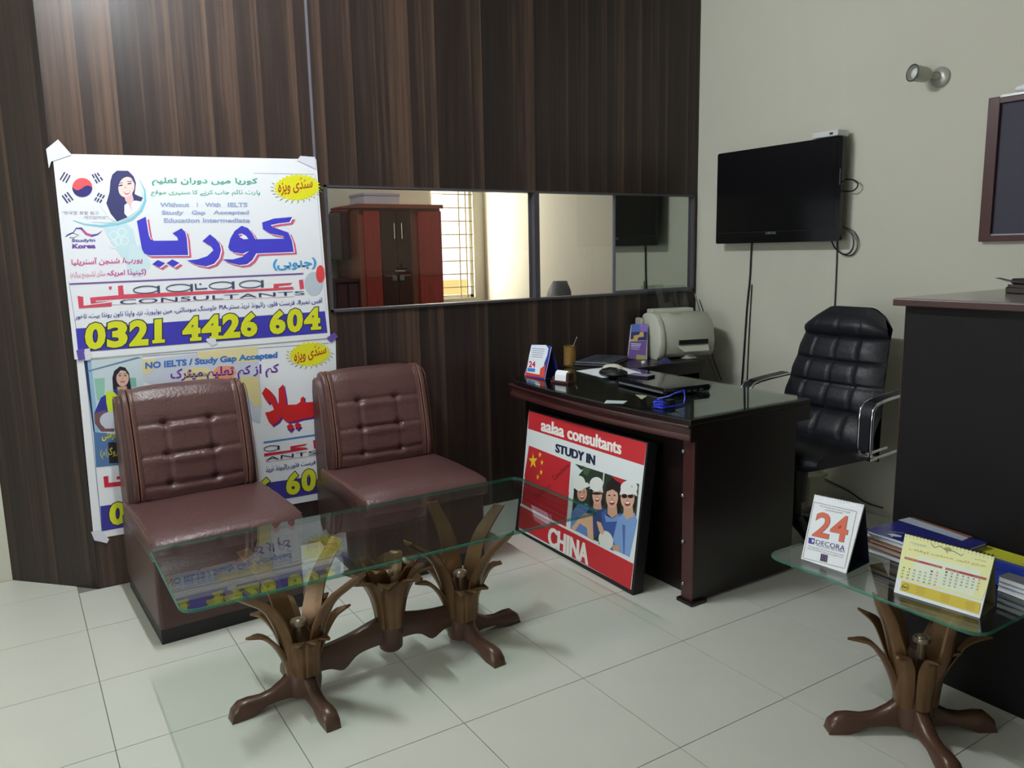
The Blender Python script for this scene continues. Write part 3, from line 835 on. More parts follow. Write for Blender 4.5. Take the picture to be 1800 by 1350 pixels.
# small blue tent calendar
def tent(name, label, quad, zb, back, mats_back, group=None, cat='calendar', th=.003, tilt=0.36):
    BL, BR = at(*quad[3], z=zb), at(*quad[2], z=zb)
    u = (BR-BL).normalized(); n0 = V((-u.y, u.x, 0)); n0 = n0 if n0.dot(BL-EYE) > 0 else -n0
    up = V((0, 0, 1))*math.cos(tilt)+n0*math.sin(tilt)
    n = up.cross(u); n = n if n.dot(EYE-BL) > 0 else -n
    TL, TR = atp(*quad[0], BL, n), atp(*quad[1], BL, n)
    t = thing(name, label, cat, BL, 0, group)
    L = lambda p: p-BL
    MB().prism([L(p) for p in (TL, TR, BR, BL)], -n*th).build('page_pad', WHITE, t)
    b0, b1 = V((BL.x, BL.y, zb))+n0*back, V((BR.x, BR.y, zb))+n0*back
    tl, tr = TL-n*th, TR-n*th
    MB().prism([L(p) for p in (tl, tr, b1, b0)], V((0, 0, .0015))).build('easel_back', mats_back, t)
    MB().prism([L(p) for p in (BL-n*th, BR-n*th, b1, b0)], V((0, 0, .0012))).build('easel_base', mats_back, t)
    return t, n, Matrix.Translation(-BL), (TL-BL, TR-BL, n, up)
BLUEC = mat('calendar_blue_card', (34, 40, 110), .45)
t, n, inv, fr_ = tent('desk_calendar', 'small blue tent calendar showing 24 on the far desk corner', [(937, 605), (969, 610), (957, 667), (922, 659)], DZ+.0008, .10, BLUEC, 'tear-off day calendars', tilt=.30)
pr = Print(t.location, n, .0006)
c = crop(900, 560, 5)
pr.poly([(178, 222), (345, 240), (285, 535), (112, 505)], (36, 60, 160), 0, c)
pr.poly([(172, 232), (300, 232), (322, 262), (312, 320), (285, 390), (272, 500), (125, 488), (150, 330)], (232, 236, 244), 1, c)
pr.poly([(120, 470), (275, 500), (280, 522), (116, 498)], (206, 60, 44), 2, c)
pr.poly([(250, 440), (298, 405), (285, 520), (240, 505)], (214, 80, 60), 2, c)
for k in range(5): pr.stroke([(180+2*k-k*3, 262+18*k), (290-k*5, 270+18*k)], 5, (130, 140, 170), 2, c)
pr.text('24', [(152, 372), (208, 376), (206, 430), (148, 428)], (206, 30, 60), 3, .03, c)
pr.poly([(140, 432), (205, 440), (203, 470), (136, 464)], (60, 130, 200), 2, c)
pr.build('page_print', t, inv)
# card holder
a, b = at(967, 672, z=DZ), at(998, 676, z=DZ)
t = thing('card_holder', 'small dark wooden card holder with white cards beside the blue calendar', 'card holder', (a+b)/2, math.atan2((b-a).y, (b-a).x))
MB().bb((-.055, 0, 0), (.055, .07, .012)).bb((-.05, .045, .012), (.05, .055, .050)).bb((.038, .01, .012), (.052, .045, .052)).bb((-.052, .01, .012), (-.040, .045, .030)).build('holder', MAHOGR, t, bevel=.002)
cs = [[V((x, y, z)) for y, z in ((.012, .012), (.014, .040), (.022, .054), (.034, .060), (.044, .058), (.044, .012))] for x in (-.036, .034)]
MB().loft(cs).build('card_stack', WHITE, t)
# papers
def paper(name, label, pxs, z, parent=None, m=WHITE, th=.0012, group=None, cat='paper'):
    P = onplane(pxs, z); c = sum(P, V())/len(P)
    o = MB().prism([p-c for p in P], (0, 0, th)).build(name, m); o.location = c
    return tag(o, label, cat, group)
paper('paper_sheet', 'white paper sheets spread behind the laptop on the desk', [(1013, 652), (1087, 643), (1128, 656), (1060, 664)], DZ+.001)
paper('paper_slip', 'small pale slip by the front edge of the desk glass', [(1066, 704), (1103, 705), (1096, 709.5), (1062, 709)], DZ+.0008, m=mat('pale_slip', (188, 204, 200), .6))
paper('note_slip', 'thin yellowish slip lying beside the laptop', [(1117, 694), (1138, 696), (1128, 702)], DZ+.0008, m=mat('yellow_slip', (176, 178, 140), .6))
# closed laptop on the desk
A_, B_, = V((2.405, 2.545, DZ)), V((2.440, 2.935, DZ))
u = (B_-A_).normalized(); w = V((u.y, -u.x, 0)); w = w if w.x > 0 else -w
LP = thing('laptop', 'closed glossy black laptop lying on the green desk glass', 'laptop', A_, math.atan2(u.y, u.x)-PI/2)
def lap(t, Lx, Ly, h, mb_, ml, ports=True):
    # local: +y along the long edge, +x away from the desk front
    MB().hull([V((x, y, .004)) for x, y in rrect(.006, .006, Lx-.006, Ly-.006, .012)], [V((x, y, h*.6)) for x, y in rrect(0, 0, Lx, Ly, .014)]).build('base', mb_, t)
    MB().hull([V((x, y, h*.62)) for x, y in rrect(0, 0, Lx, Ly, .014)], [V((x, y, h)) for x, y in rrect(.005, .005, Lx-.005, Ly-.005, .012)]).build('lid', ml, t)
    for x, y in ((.03, .03), (.03, Ly-.03), (Lx-.03, .03), (Lx-.03, Ly-.03)): MB().cyl((x, y, 0), (x, y, .005), .008, n=10).build('rubber_foot', BLK, t)
    if ports:
        for k in range(5): MB().bb((.05+k*.035, -.0012, h*.25), (.068+k*.035, .002, h*.5)).build('port', mat('port_grey', (74, 76, 84), .4), t)
        MB().bb((-.001, .02, h*.30), (.003, Ly-.03, h*.55)).build('front_strip', mat('laptop_silver', (130, 134, 142), .35, metal=.5), t)
lap(LP, .262, .388, .033, BLK, mat('piano_black', (12, 12, 16), .08))
# keyboard-side objects
p = at(1127, 661, z=DZ+.036)
t = thing('mobile_phone', 'shiny phone lying on the closed black laptop', 'phone', (p.x, p.y, DZ+.0335), .25)
MB().hull([V((x, y, 0)) for x, y in rrect(-.035, -.060, .035, .060, .010)], [V((x, y, .009)) for x, y in rrect(-.035, -.060, .035, .060, .010)]).build('body', BLK, t)
MB().hull([V((x, y, .0090)) for x, y in rrect(-.030, -.048, .030, .048, .003)], [V((x, y, .0095)) for x, y in rrect(-.030, -.048, .030, .048, .003)]).build('screen', mat('phone_screen_sheen', (150, 132, 170), .1), t)  # purplish reflection on the glass put into the screen colour
p = at(1078, 661, z=DZ)
t = thing('leather_pouch', 'black soft pouch beside the closed laptop', 'pouch', (p.x, p.y, DZ), .2)
prof = [(.004, 0), (.07, .002), (.082, .014), (.078, .026), (.05, .034), (.004, .036)]
mb = MB().lathe(prof, (0, 0, 0), 20); mb.xform(Matrix.Diagonal((.75, 1.0, 1, 1))); mb.build('pouch_body', BLK, t, smooth=True)
MB().tube([(-.02, -.06, .03), (.0, -.02, .042), (.0, .02, .042), (-.02, .06, .03)], .005, 6).build('strap', BLK, t, smooth=True)
p = at(1077, 652, z=DZ)
t = thing('computer_mouse', 'cream computer mouse resting on the papers', 'mouse', (p.x, p.y, DZ+.0022), .6)
mb = MB().lathe([(.002, 0), (.052, .0), (.058, .008), (.052, .024), (.030, .034), (.002, .037)], (0, 0, 0), 20); mb.xform(Matrix.Diagonal((.62, 1, 1, 1))); mb.build('shell', CREAM, t, smooth=True)
MB().bb((-.003, .018, .030), (.003, .034, .037)).build('wheel', BLK, t)
# blue cord with clip
BLUEP = mat('blue_plastic', (34, 52, 190), .35)
p0 = at(1160, 716, z=DZ)
t = thing('lanyard', 'blue cord lanyard with a black badge clip near the desk corner', 'lanyard', p0)
pts = [at(1150, 715, z=DZ+.006), at(1165, 717, z=DZ+.006), at(1185, 714, z=DZ+.006), at(1202, 710, z=DZ+.006)]
xx = pts[-1].x+.01
pts += [at(1204, 700, x=xx), at(1203, 686, x=xx+.02), at(1190, 690, x=xx+.015), at(1175, 697, x=xx-.01), at(1160, 700, x=xx-.03), at(1150, 706, x=xx-.05), at(1150, 713, z=DZ+.006)]
MB().tube([q-p0 for q in pts], .0035, 7).build('cord', BLUEP, t, smooth=True)
hb = []
for k in range(40):
    a = k*.62; hb.append(V((.022*math.cos(a), .022*math.sin(a)*1.3, .006+.020*k/40+.004*math.sin(a*2.3))))
MB().tube(hb, .0035, 6).build('cord_bundle', BLUEP, t, smooth=True)
q = at(1172, 714, z=DZ)-p0
MB().bb((q.x-.004, q.y-.02, .001), (q.x+.03, q.y+.012, .028)).build('badge_clip', BLK, t, bevel=.003)

# ---- things on the side desk
SZ = .7665
p = at(997, 641, z=SZ)
p = V((2.705, 3.655, SZ))
t = thing('pen_cup', 'gold patterned round pen cup on the side desk', 'pen cup', p)
GOLD = mat('gold_foil', (158, 122, 62), .35, metal=.35, bump=.6, bscale=120, var=.25, vscale=60)
MB().lathe([(.036, 0), (.036, .105), (.0335, .105), (.0335, .004), (.002, .004)], (0, 0, 0), 24).build('cup', GOLD, t, smooth=True)
MB().lathe([(.0365, .100), (.0375, .102), (.0375, .107), (.0335, .107), (.0335, .100)], (0, 0, 0), 24, ring=True).build('rim', GOLD, t, smooth=True)
t = thing('pen', 'silver pen standing in the gold pen cup', 'pen', p)
MB().cyl((-.02, .005, .006), (.040, -.012, .150), .0035, n=8).build('barrel', STEEL, t, smooth=True)
MB().cyl((.040, -.012, .150), (.0425, -.0127, .156), .0022, n=8).build('tip', WHITE, t)
c0 = at(1063, 648, z=SZ)
KB = thing('laptop', 'flat dark grey closed laptop lying on the side desk beside the pen cup', 'laptop', (2.795, 3.405, SZ), math.radians(31))
def grey_lap(t):
    gm = mat('grey_plastic', (58, 60, 68), .4); gl = mat('grey_lid', (78, 82, 92), .3)
    MB().bb((0, 0, .002), (.33, .215, .012)).build('base', gm, t, bevel=.003)
    MB().bb((.004, .004, .0125), (.326, .211, .026)).build('lid', gl, t, bevel=.004)
    for k in range(7): MB().bb((.05+k*.032, .07, .026), (.072+k*.032, .15, .0275)).build('vent_rib', gm, t)
grey_lap(KB)
# printer
PP = V((3.440, 3.545, SZ))
PT = thing('printer', 'beige upright inkjet printer in the corner of the side desk', 'printer', PP, math.radians(-16))
prof = [(-.125, .0), (-.150, .03), (-.160, .10), (-.150, .17), (-.120, .225), (-.075, .258), (.02, .262), (.06, .25), (.10, .20), (.12, .0)]   # (y, z) bulging front
secs = []
for x, k in ((-.165, .96), (-.155, 1.0), (.155, 1.0), (.165, .96)):
    secs.append([V((x, y*k, .008+z*k*.98)) for y, z in prof])
MB().loft(secs).build('body', BEIGED, PT, smooth=True)
secs = []
for x, k in ((-.205, .96), (-.198, 1.0), (-.168, 1.0), (-.164, .98)):
    secs.append([V((x, y*k*1.05-.002, z*k*1.02)) for y, z in prof[:7]+[(.06, .25), (.08, .0)]])
MB().loft(secs).build('side_cheek', BEIGE, PT, smooth=True)
MB().bb((-.232, .03, 0), (-.206, .115, .235)).build('side_cover', BEIGED, PT, bevel=.012)
MB().bb((-.16, .02, .255), (.12, .10, .285)).build('top_flap', BEIGE, PT, bevel=.008)
MB().bb((-.075, -.168, .085), (.115, -.135, .112)).build('paper_slot', BLK, PT)
MB().hull([V((x, y, z)) for x, y, z in ((-.08, -.158, .078), (.12, -.158, .078), (.10, -.205, .052), (-.06, -.205, .052))], [V((x, y, z-.006)) for x, y, z in ((-.08, -.158, .078), (.12, -.158, .078), (.10, -.205, .052), (-.06, -.205, .052))]).build('output_tray', BEIGE, PT)
MB().bb((-.10, -.10, .262), (-.03, -.098, .2645)).build('badge', STEEL, PT)
CLEARP = glass('clear_plastic', (.9, .93, .92), ior=1.45)
MB().hull([V((-.15, .105, .22)), V((.15, .105, .22)), V((.13, .150, .42)), V((-.13, .150, .42))], [V((-.15, .107, .22)), V((.15, .107, .22)), V((.13, .152, .42)), V((-.13, .152, .42))]).build('paper_support', CLEARP, PT)
# brochure leaning on the printer
q = [(1100, 571), (1139, 569), (1140, 632), (1103, 624)]
BLp, BRp = at(1103, 626, z=SZ), at(1138, 633, z=SZ)
BLp = V((3.085, 3.50, SZ)); BRp = at(1138, 633, z=SZ)
u = (BRp-BLp); 
nrm = V((-1, -1, 0)).normalized(); P0 = at(1120, 631, z=SZ+.002)
fn = V((-.55, -.80, .22)).normalized()
BQ = [atp(*p, P0, fn) for p in ((1109, 571), (1139, 569), (1137, 632), (1103, 625))]
ob = thing('brochure', 'purple and gold brochure leaning upright against the printer', 'brochure', P0)
MB().prism([p-P0 for p in BQ], -fn*.003).build('booklet', mat('brochure_paper', (206, 204, 214), .5), ob)
pr = Print(P0, fn, .0005); c = crop(980, 500, 6)
pr.poly([(780, 420), (955, 415), (945, 590), (770, 590)], (86, 112, 184), 1, c); pr.poly([(860, 418), (955, 415), (950, 500), (880, 500)], (140, 116, 196), 2, c)
pr.poly([(775, 500), (945, 500), (940, 590), (768, 592)], (52, 48, 110), 2, c)
pr.poly([(768, 580), (800, 575), (805, 540), (860, 530), (870, 505), (905, 500), (910, 550), (850, 560), (840, 600), (770, 600)], (212, 180, 90), 3, c)
pr.poly([(765, 600), (942, 592), (930, 800), (740, 780)], (116, 84, 158), 1, c); pr.poly([(830, 740), (925, 750), (925, 800), (830, 790)], (178, 168, 110), 2, c)
for k in range(4): pr.stroke([(775, 625+18*k), (880-k*6, 630+18*k)], 9 if k < 2 else 5, (226, 220, 240), 3, c)
pr.build('cover_print', ob, Matrix.Translation(-P0))
# crumpled dark blue cloth and clear packet by the printer tray
t = thing('blue_cloth', 'small crumpled dark blue cloth under the printer tray', 'cloth', at(1168, 639, z=SZ))
rnd = random.Random(3)
mb = MB().grid(lambda a, b: V(((a-.5)*.11, (b-.5)*.07, .002+.022*math.sin(PI*a)*math.sin(PI*b)*(1+.6*math.sin(9*a+5*b)))), 16, 12)
mb.build('fold', mat('navy_cloth', (40, 44, 84), .8), t, smooth=True, fix=False)
t = thing('plastic_packet', 'crinkled clear plastic packet at the printer foot', 'packet', at(1212, 630, z=SZ))
MB().grid(lambda a, b: V(((a-.5)*.10, (b-.5)*.06, .003+.016*math.sin(PI*a)*math.sin(PI*b)*(1+.7*math.sin(17*a+11*b)))), 18, 12).build('film', mat('packet_film', (170, 172, 170), .25), t, fix=False)
t = thing('paper_disc', 'tiny white bottle cap on the side desk edge', 'cap', at(1131, 638, z=SZ))
MB().lathe([(.002, .012), (.010, .012), (.012, .010), (.012, 0), (.002, 0)], (0, 0, 0), 14).build('cap', WHITE, t, smooth=True)

# ================================================================== EXECUTIVE CHAIR
EC = thing('executive_chair', 'black tufted leather executive chair with chrome arms behind the desk', 'office chair', (3.130, 2.40, 0), D(-1))
# local: chair faces -x
cols_e = [-.25, 0.0, .25]
def ebk(u, v):
    w = .305-.085*u-.045*max(0, u-.90)/.10
    y = (v-.5)*2
    z = .43+.685*u
    x = .175+.19*u+.04*math.sin(u*PI)*-.5
    z -= .050*max(0, (abs(y)-.55)/.45)**2*max(0, (u-.8)/.2)
    h = .060*(1-abs(y)**3.5)*(1 if u < .95 else 1-(u-.95)/.05*.6)
    if u > .80: h += .030*math.sin((u-.80)/.20*PI)
    if u < .30: h += .045*math.sin(u/.30*PI)
    for r in (.30, .47, .63, .80): h -= .015*math.exp(-((u-r)/.012)**2)*(1-.6*y**6); h += .007*math.exp(-((u-r-.08)/.045)**2)
    for c in (-.5, 0, .5): h -= .011*math.exp(-((y-c)/.030)**2)*(1 if .14 < u < .80 else .5)
    return V((x-h, y*w, z))
nu, nv = 84, 48
mb = MB().grid(ebk, nu, nv)
back = [ebk(i/nu, j/nv) for i in range(nu+1) for j in (0, nv)]
mb.build('backrest', BLKL, EC, smooth=True, fix=False)
def shellb(u, v):
    w = .305-.085*u-.045*max(0, u-.90)/.10; y = (v-.5)*2
    e = max(0, 1-abs(y)**6)*min(1, u/.04)*min(1, (1-u)/.04)
    return V((.175+.19*u-.02*math.sin(u*PI)+.002+.05*e, y*w, .43+.685*u-.050*max(0, (abs(y)-.55)/.45)**2*max(0, (u-.8)/.2)))
MB().grid(shellb, 30, 20).build('back_shell', BLK, EC, smooth=True, fix=False)
secs = []
for i in range(13):
    f = i/12; y = -.285+.57*f; k = math.sqrt(max(0, 1-abs(2*f-1)**9))
    ring = [(-.23, .43), (-.255, .445), (-.262, .47), (-.250, .505), (-.21, .530), (-.05, .525), (.12, .508), (.21, .49), (.21, .42)]
    secs.append([V((x*(.90+.10*k), y, .47+(z-.47)*(.55+.45*k))) for x, z in ring])
MB().loft(secs).build('seat', BLKL, EC, smooth=True)
MB().bb((-.12, -.14, .385), (.14, .14, .425)).build('seat_mechanism', BLK, EC, bevel=.01)
MB().tube([(.06, .14, .375), (.05, .24, .37), (.03, .28, .365)], .006, 8).build('tilt_lever', BLK, EC)
for s in (-1, 1):
    y = s*.345
    loop = [(.21, .495), (.12, .488), (.04, .484), (.012, .495), (.003, .53), (.003, .66), (.010, .700), (.033, .724), (.08, .734), (.16, .742), (.31, .752)]
    for dy in (-.030, .030): MB().tube([(x, y+dy, z) for x, z in loop], .0075, 8).build('arm_tube', CHROME, EC, smooth=True)
    pad = [(.006, .515), (.006, .66), (.015, .702), (.036, .727), (.08, .738), (.16, .746), (.30, .756)]
    secs = [[V((x-.010, y-.025, z)), V((x+.006, y-.025, z+.004)), V((x+.006, y+.025, z+.004)), V((x-.010, y+.025, z))] for x, z in pad]
    MB().loft(secs).build('arm_pad', BLKL, EC, smooth=True)
    MB().bb((.003, y-.036, .474), (.05, y+.036, .486)).build('arm_bracket', CHROME, EC, bevel=.002)
    MB().cyl((.04, s*.24, .480), (.04, s*.34, .480), .012, n=10).build('arm_bracket', CHROME, EC)
MB().cyl((0, 0, .10), (0, 0, .39), .026, n=16).build('gas_column', BLK, EC, smooth=True)
MB().cyl((0, 0, .20), (0, 0, .36), .042, .050, n=16).build('column_shroud', BLK, EC, smooth=True)
for k in range(5):
    a = k*2*PI/5+.35; er = V((math.cos(a), math.sin(a), 0)); et = V((-er.y, er.x, 0))
    secs = []
    for r, z0, z1, w in ((.02, .085, .135, .026), (.12, .082, .118, .024), (.29, .062, .088, .018)):
        secs.append([er*r-et*w+V((0, 0, z0)), er*r+et*w+V((0, 0, z0)), er*r+et*w*.8+V((0, 0, z1)), er*r-et*w*.8+V((0, 0, z1))])
    leg = MB().loft(secs).build('base_leg', BLK, EC)
    c = er*.285
    for s in (-1, 1): MB().cyl(c+et*s*.006+V((0, 0, .026)), c+et*s*.024+V((0, 0, .026)), .026, n=14).build('caster_wheel', BLK, leg)
    MB().cyl(c+V((0, 0, .03)), c+V((0, 0, .075)), .008, n=8).build('caster_stem', STEEL, leg)
# waste bin behind the desk
bp = at(1413, 827, x=3.60)
t = thing('waste_bin', 'cream plastic waste bin by the wall behind the desk', 'waste bin', (3.60, bp.y, 0), 0, None, (1, 1, bp.z/.302))
mb = MB(); a0 = rrect(-.075, -.095, .075, .095, .02, 4); 
mb.loft([[V((x*s, y*s, z)) for x, y in a0] for s, z in ((.78, 0), (.98, .27), (1.06, .272), (1.06, .300), (.99, .300), (.96, .26), (.76, .006))]); mb.build('bin_body', CREAM, t, smooth=False)
mb = MB().loft([[V((x*s, y*s, z)) for x, y in a0] for s, z in ((1.08, .27), (1.10, .275), (1.10, .302), (1.06, .302), (1.06, .27), (1.08, .27))], caps=False); mb.build('rim', CREAM, t)

# ================================================================== TELEVISION AND WALL THINGS
TVx = 3.690
TV = thing('television', 'black flat television mounted on the cream wall', 'television', (TVx, 3.060, 1.70))
ty0, ty1, tz0, tz1 = 2.636-3.06, 3.485-3.06, 1.434-1.70, 1.964-1.70
MB().hull([V((0, y, z)) for y, z in rrect(ty0, tz0, ty1, tz1, .012)], [V((.028, y, z)) for y, z in rrect(ty0, tz0, ty1, tz1, .012)]).build('cabinet', BLKG, TV)
MB().bb((.028, ty0+.12, tz0+.10), (.060, ty1-.12, tz1-.06)).build('rear_housing', BLK, TV, bevel=.012)
MB().bb((.060, -.10, -.08), (.098, .10, .10)).build('wall_mount', BLK, TV)
MB().bb((-.0015, ty0+.032, tz0+.072), (.001, ty1-.032, tz1-.030)).build('screen', mat('screen_black', (7, 7, 11), .16, spec=.5), TV)
MB().bb((-.0018, ty0+.01, tz0+.060), (.001, ty1-.01, tz0+.0635)).build('bezel_line', BLK, TV)
pr = Print(V((TVx, 3.06, 1.70)), (-1, 0, 0), .0022); pr.text('SAMSUNG', [(1346, 407.5), (1364, 407), (1364, 411.5), (1346, 412)], (120, 122, 130), 1, .01)
pr.build('maker_mark', TV, Matrix.Translation(-V(TV.location)))
MB().bb((-.0016, ty0+.004, .02), (.002, ty0+.010, .10)).build('side_buttons', mat('grey_button', (70, 72, 80), .4), TV)
t = thing('set_top_box', 'small white box lying on the top edge of the television', 'set-top box', (3.700, 2.725, 1.9645))
MB().bb((-.04, -.078, 0), (.05, .075, .030)).build('case', mat('white_plastic', (214, 216, 214), .4), t, bevel=.004)
MB().bb((-.0412, -.05, .008), (-.039, -.030, .018)).build('port', BLK, t)
def cable(name, label, pts, r, m=None, cat='cable', group=None):
    P = [V(p) for p in pts]
    # smooth through the points
    Q = []
    n = len(P)-1
    for i in range(n):
        p0, p1, p2, p3 = P[max(i-1, 0)], P[i], P[i+1], P[min(i+2, n)]
        for k in range(8):
            u = k/8; Q.append(0.5*((2*p1)+(p2-p0)*u+(2*p0-5*p1+4*p2-p3)*u*u+(3*p1-p0-3*p2+p3)*u**3))
    Q.append(P[-1]); c = Q[0]
    o = MB().tube([q-c for q in Q], r, 7).build(name, m or BLK, smooth=True); o.location = c
    return tag(o, label, cat, group)
xc = XW-.008
cable('power_cable', 'thick black cable hanging from the left underside of the television', [at(1322, 420, x=xc), at(1320, 450, x=xc), at(1318, 490, x=xc), at(1313, 540, x=xc), at(1309, 600, x=xc), at(1305, 660, x=xc), at(1302, 700, x=xc), at(1299, 760, x=xc)], .0055)
cable('signal_cable', 'thin dark cable beside the thick cable below the television', [at(1321.5, 500, x=xc), at(1318, 560, x=xc), at(1315, 620, x=xc), at(1312.5, 680, x=xc), at(1310, 760, x=xc)], .0032)
cable('antenna_cable', 'thin black cable dropping behind the executive chair', [at(1472, 415, x=xc), at(1471, 450, x=xc), at(1469, 500, x=xc), at(1467, 545, x=xc), at(1466, 600, x=xc), at(1465, 700, x=xc)], .0036)
cable('looped_cable', 'small black cable loop at the right edge of the television', [at(1474, 318, x=3.73), at(1490, 315, x=3.75), at(1504, 318, x=3.75), at(1508, 326, x=3.75), at(1500, 335, x=3.75), at(1486, 336, x=3.75), at(1474, 333, x=3.73)], .0036)
cable('looped_cable', 'large black cable loop hanging below the right corner of the television', [at(1462, 424, x=3.72), at(1468, 436, x=3.75), at(1480, 446, x=3.76), at(1491, 446, x=3.76), at(1499, 436, x=3.76), at(1500, 420, x=3.76), at(1492, 406, x=3.76), at(1477, 396, x=3.73)], .0042)
cable('looped_cable', 'thin grey cable curving outside the large loop below the television', [at(1480, 447, x=3.775), at(1495, 449, x=3.775), at(1506, 438, x=3.775), at(1508, 422, x=3.775), at(1499, 406, x=3.775), at(1480, 397, x=3.76)], .0026)
cable('printer_cable', 'pale cable running from the window corner down behind the printer', [at(1221, 516, x=xc), at(1228, 540, x=xc), at(1236, 572, x=xc), at(1242, 608, x=xc), at(1250, 640, x=xc), at(1262, 672, x=xc)], .004, mat('grey_cable', (150, 152, 146), .5))
cable('printer_cable', 'dark thin cable beside the pale cable behind the printer', [at(1229, 526, x=xc), at(1239, 558, x=xc), at(1246, 596, x=xc), at(1254, 630, x=xc), at(1268, 668, x=xc)], .0024)
cable('floor_cable', 'black cable sagging along the foot of the wall under the executive chair', [at(1430, 832, x=xc), at(1462, 848, x=xc), at(1490, 862, x=xc), at(1520, 882, x=xc), at(1552, 893, x=xc)], .004)
# spot fitting on the wall
LC = at(1654, 136, x=XW)
t = thing('wall_spotlight', 'pale cylindrical spotlight on a round base high on the cream wall', 'wall light', LC)
EN = mat('grey_enamel', (176, 176, 166), .35, metal=.25)
MB().lathe([(.004, .0), (.046, .0), (.047, .008), (.040, .016), (.020, .022), (.004, .022)], (0, 0, 0), 24, R=Matrix.Rotation(-PI/2, 3, 'Y')).build('base_plate', EN, t, smooth=True)
hd = at(1604, 128, x=XW-.15)-LC; nk = V((-.03, .0, .0))
MB().tube([V((-.015, 0, 0)), V((-.04, .004, .004)), hd*.45], .014, 10).build('arm', EN, t, smooth=True)
ax = (hd-hd*.38).normalized(); r3 = ax.to_track_quat('Z', 'Y').to_matrix()
Ln = (hd-hd*.38).length
MB().lathe([(.010, 0), (.028, .012), (.034, .03), (.036, Ln*.7), (.037, Ln), (.032, Ln), (.030, Ln-.02), (.004, Ln-.022)], hd*.38, 22, R=r3).build('head', EN, t, smooth=True)
MB().lathe([(.002, Ln-.002), (.014, Ln-.004), (.022, Ln-.010), (.026, Ln-.02)], hd*.38, 16, R=r3).build('bulb', mat('bulb_white', (225, 225, 225), .2), t, smooth=True)
MB().lathe([(.0365, Ln-.006), (.039, Ln-.004), (.039, Ln+.002), (.034, Ln+.002), (.034, Ln-.006)], hd*.38, 22, R=r3, ring=True).build('front_ring', STEEL, t, smooth=True)
# notice board at right
by1, bz0, bz1 = 1.962, 1.416, 2.040; by0 = .85
NB = thing('notice_board', 'framed dark notice board with red wood frame at the right edge', 'notice board', (XW, by1, bz0))
def nl(a, b): return MB().bb((a[0]-XW, a[1]-by1, a[2]-bz0), (b[0]-XW, b[1]-by1, b[2]-bz0))
RW = mat('red_brown_frame', (74, 38, 38), .38)
nl((XW-.030, by1-.050, bz0), (XW, by1, bz1)).build('frame_stile', RW, NB, bevel=.003)
nl((XW-.030, by0, bz0), (XW, by0+.05, bz1)).build('frame_stile', RW, NB, bevel=.003)
nl((XW-.030, by0+.05, bz0), (XW, by1-.05, bz0+.028)).build('frame_rail', RW, NB)
nl((XW-.030, by0+.05, bz1-.028), (XW, by1-.05, bz1-.006)).build('frame_rail', RW, NB)
nl((XW-.036, by0+.05, bz1-.006), (XW, by1-.052, bz1+.004)).build('sliding_rail', STEEL, NB)
nl((XW-.034, by0+.05, bz0+.026), (XW-.006, by1-.056, bz0+.033)).build('sliding_rail', STEEL, NB)
nl((XW-.012, by0+.05, bz0+.028), (XW-.004, by1-.05, bz1-.028)).build('board_panel', mat('board_felt', (52, 50, 66), .6, bump=.1, bscale=80), NB)
p = at(1798, 163, x=XW-.02)
t = thing('paper_roll', 'crumpled white paper on top of the notice board', 'paper', (XW-.018, p.y, bz1+.004))
MB().loft([[V((.014*math.cos(a)*k, s, .018+.016*math.sin(a)*k)) for a in [2*PI*i/10 for i in range(10)]] for s, k in ((.03, .5), (.0, 1), (-.06, 1.1), (-.12, .9))]).build('sheet', WHITE, t, smooth=True)
cz = 1.243
# ================================================================== COUNTER CABINET
CB = thing('counter_cabinet', 'tall dark wood counter cabinet at the right with a thin reddish top', 'cabinet', (2.445, 1.49, 0))
def cl_(a, b): return MB().bb((a[0]-2.445, a[1]-1.49, a[2]), (b[0]-2.445, b[1]-1.49, b[2]))
cl_((2.447, -.60, .0), (3.30, 1.487, cz-.024)).build('carcass', CABW, CB)
cl_((2.4455, 1.486, .0), (2.4475, 1.4885, cz-.024)).build('edge_strip', EDGEW, CB)
cl_((2.415, -.62, cz-.024), (3.33, 1.515, cz-.001)).build('worktop', EDGEW, CB, bevel=.003)
cl_((2.419, -.615, cz-.001), (3.325, 1.511, cz+.001)).build('worktop_laminate', mat('counter_laminate', (126, 116, 116), .16, spec=.7), CB)
# desk stand on the counter
q = at(1788, 516, z=cz)
t = thing('stapler', 'black and chrome office punch with flat steel tongue on the counter', 'stapler', (q.x, q.y, cz+.001), -.5)
MB().bb((-.03, -.09, 0), (.05, .02, .022)).build('base', BLK, t, bevel=.004)
MB().bb((-.02, -.08, .030), (.04, .01, .050)).build('body', BLK, t, bevel=.006)
MB().bb((-.025, -.085, .022), (.045, .015, .030)).build('chrome_band', CHROME, t)
MB().hull([V((-.01, .0, .030)), V((.02, .0, .030)), V((.014, .11, .046)), V((-.004, .11, .046))], [V((-.01, .0, .034)), V((.02, .0, .034)), V((.014, .11, .048)), V((-.004, .11, .048))]).build('steel_tongue', STEEL, t)
MB().cyl((.01, -.05, .05), (.014, -.055, .085), .012, n=10).build('knob', BLK, t)
MB().cyl((.01, -.05, .058), (.011, -.051, .064), .0135, n=10).build('chrome_ring', CHROME, t)
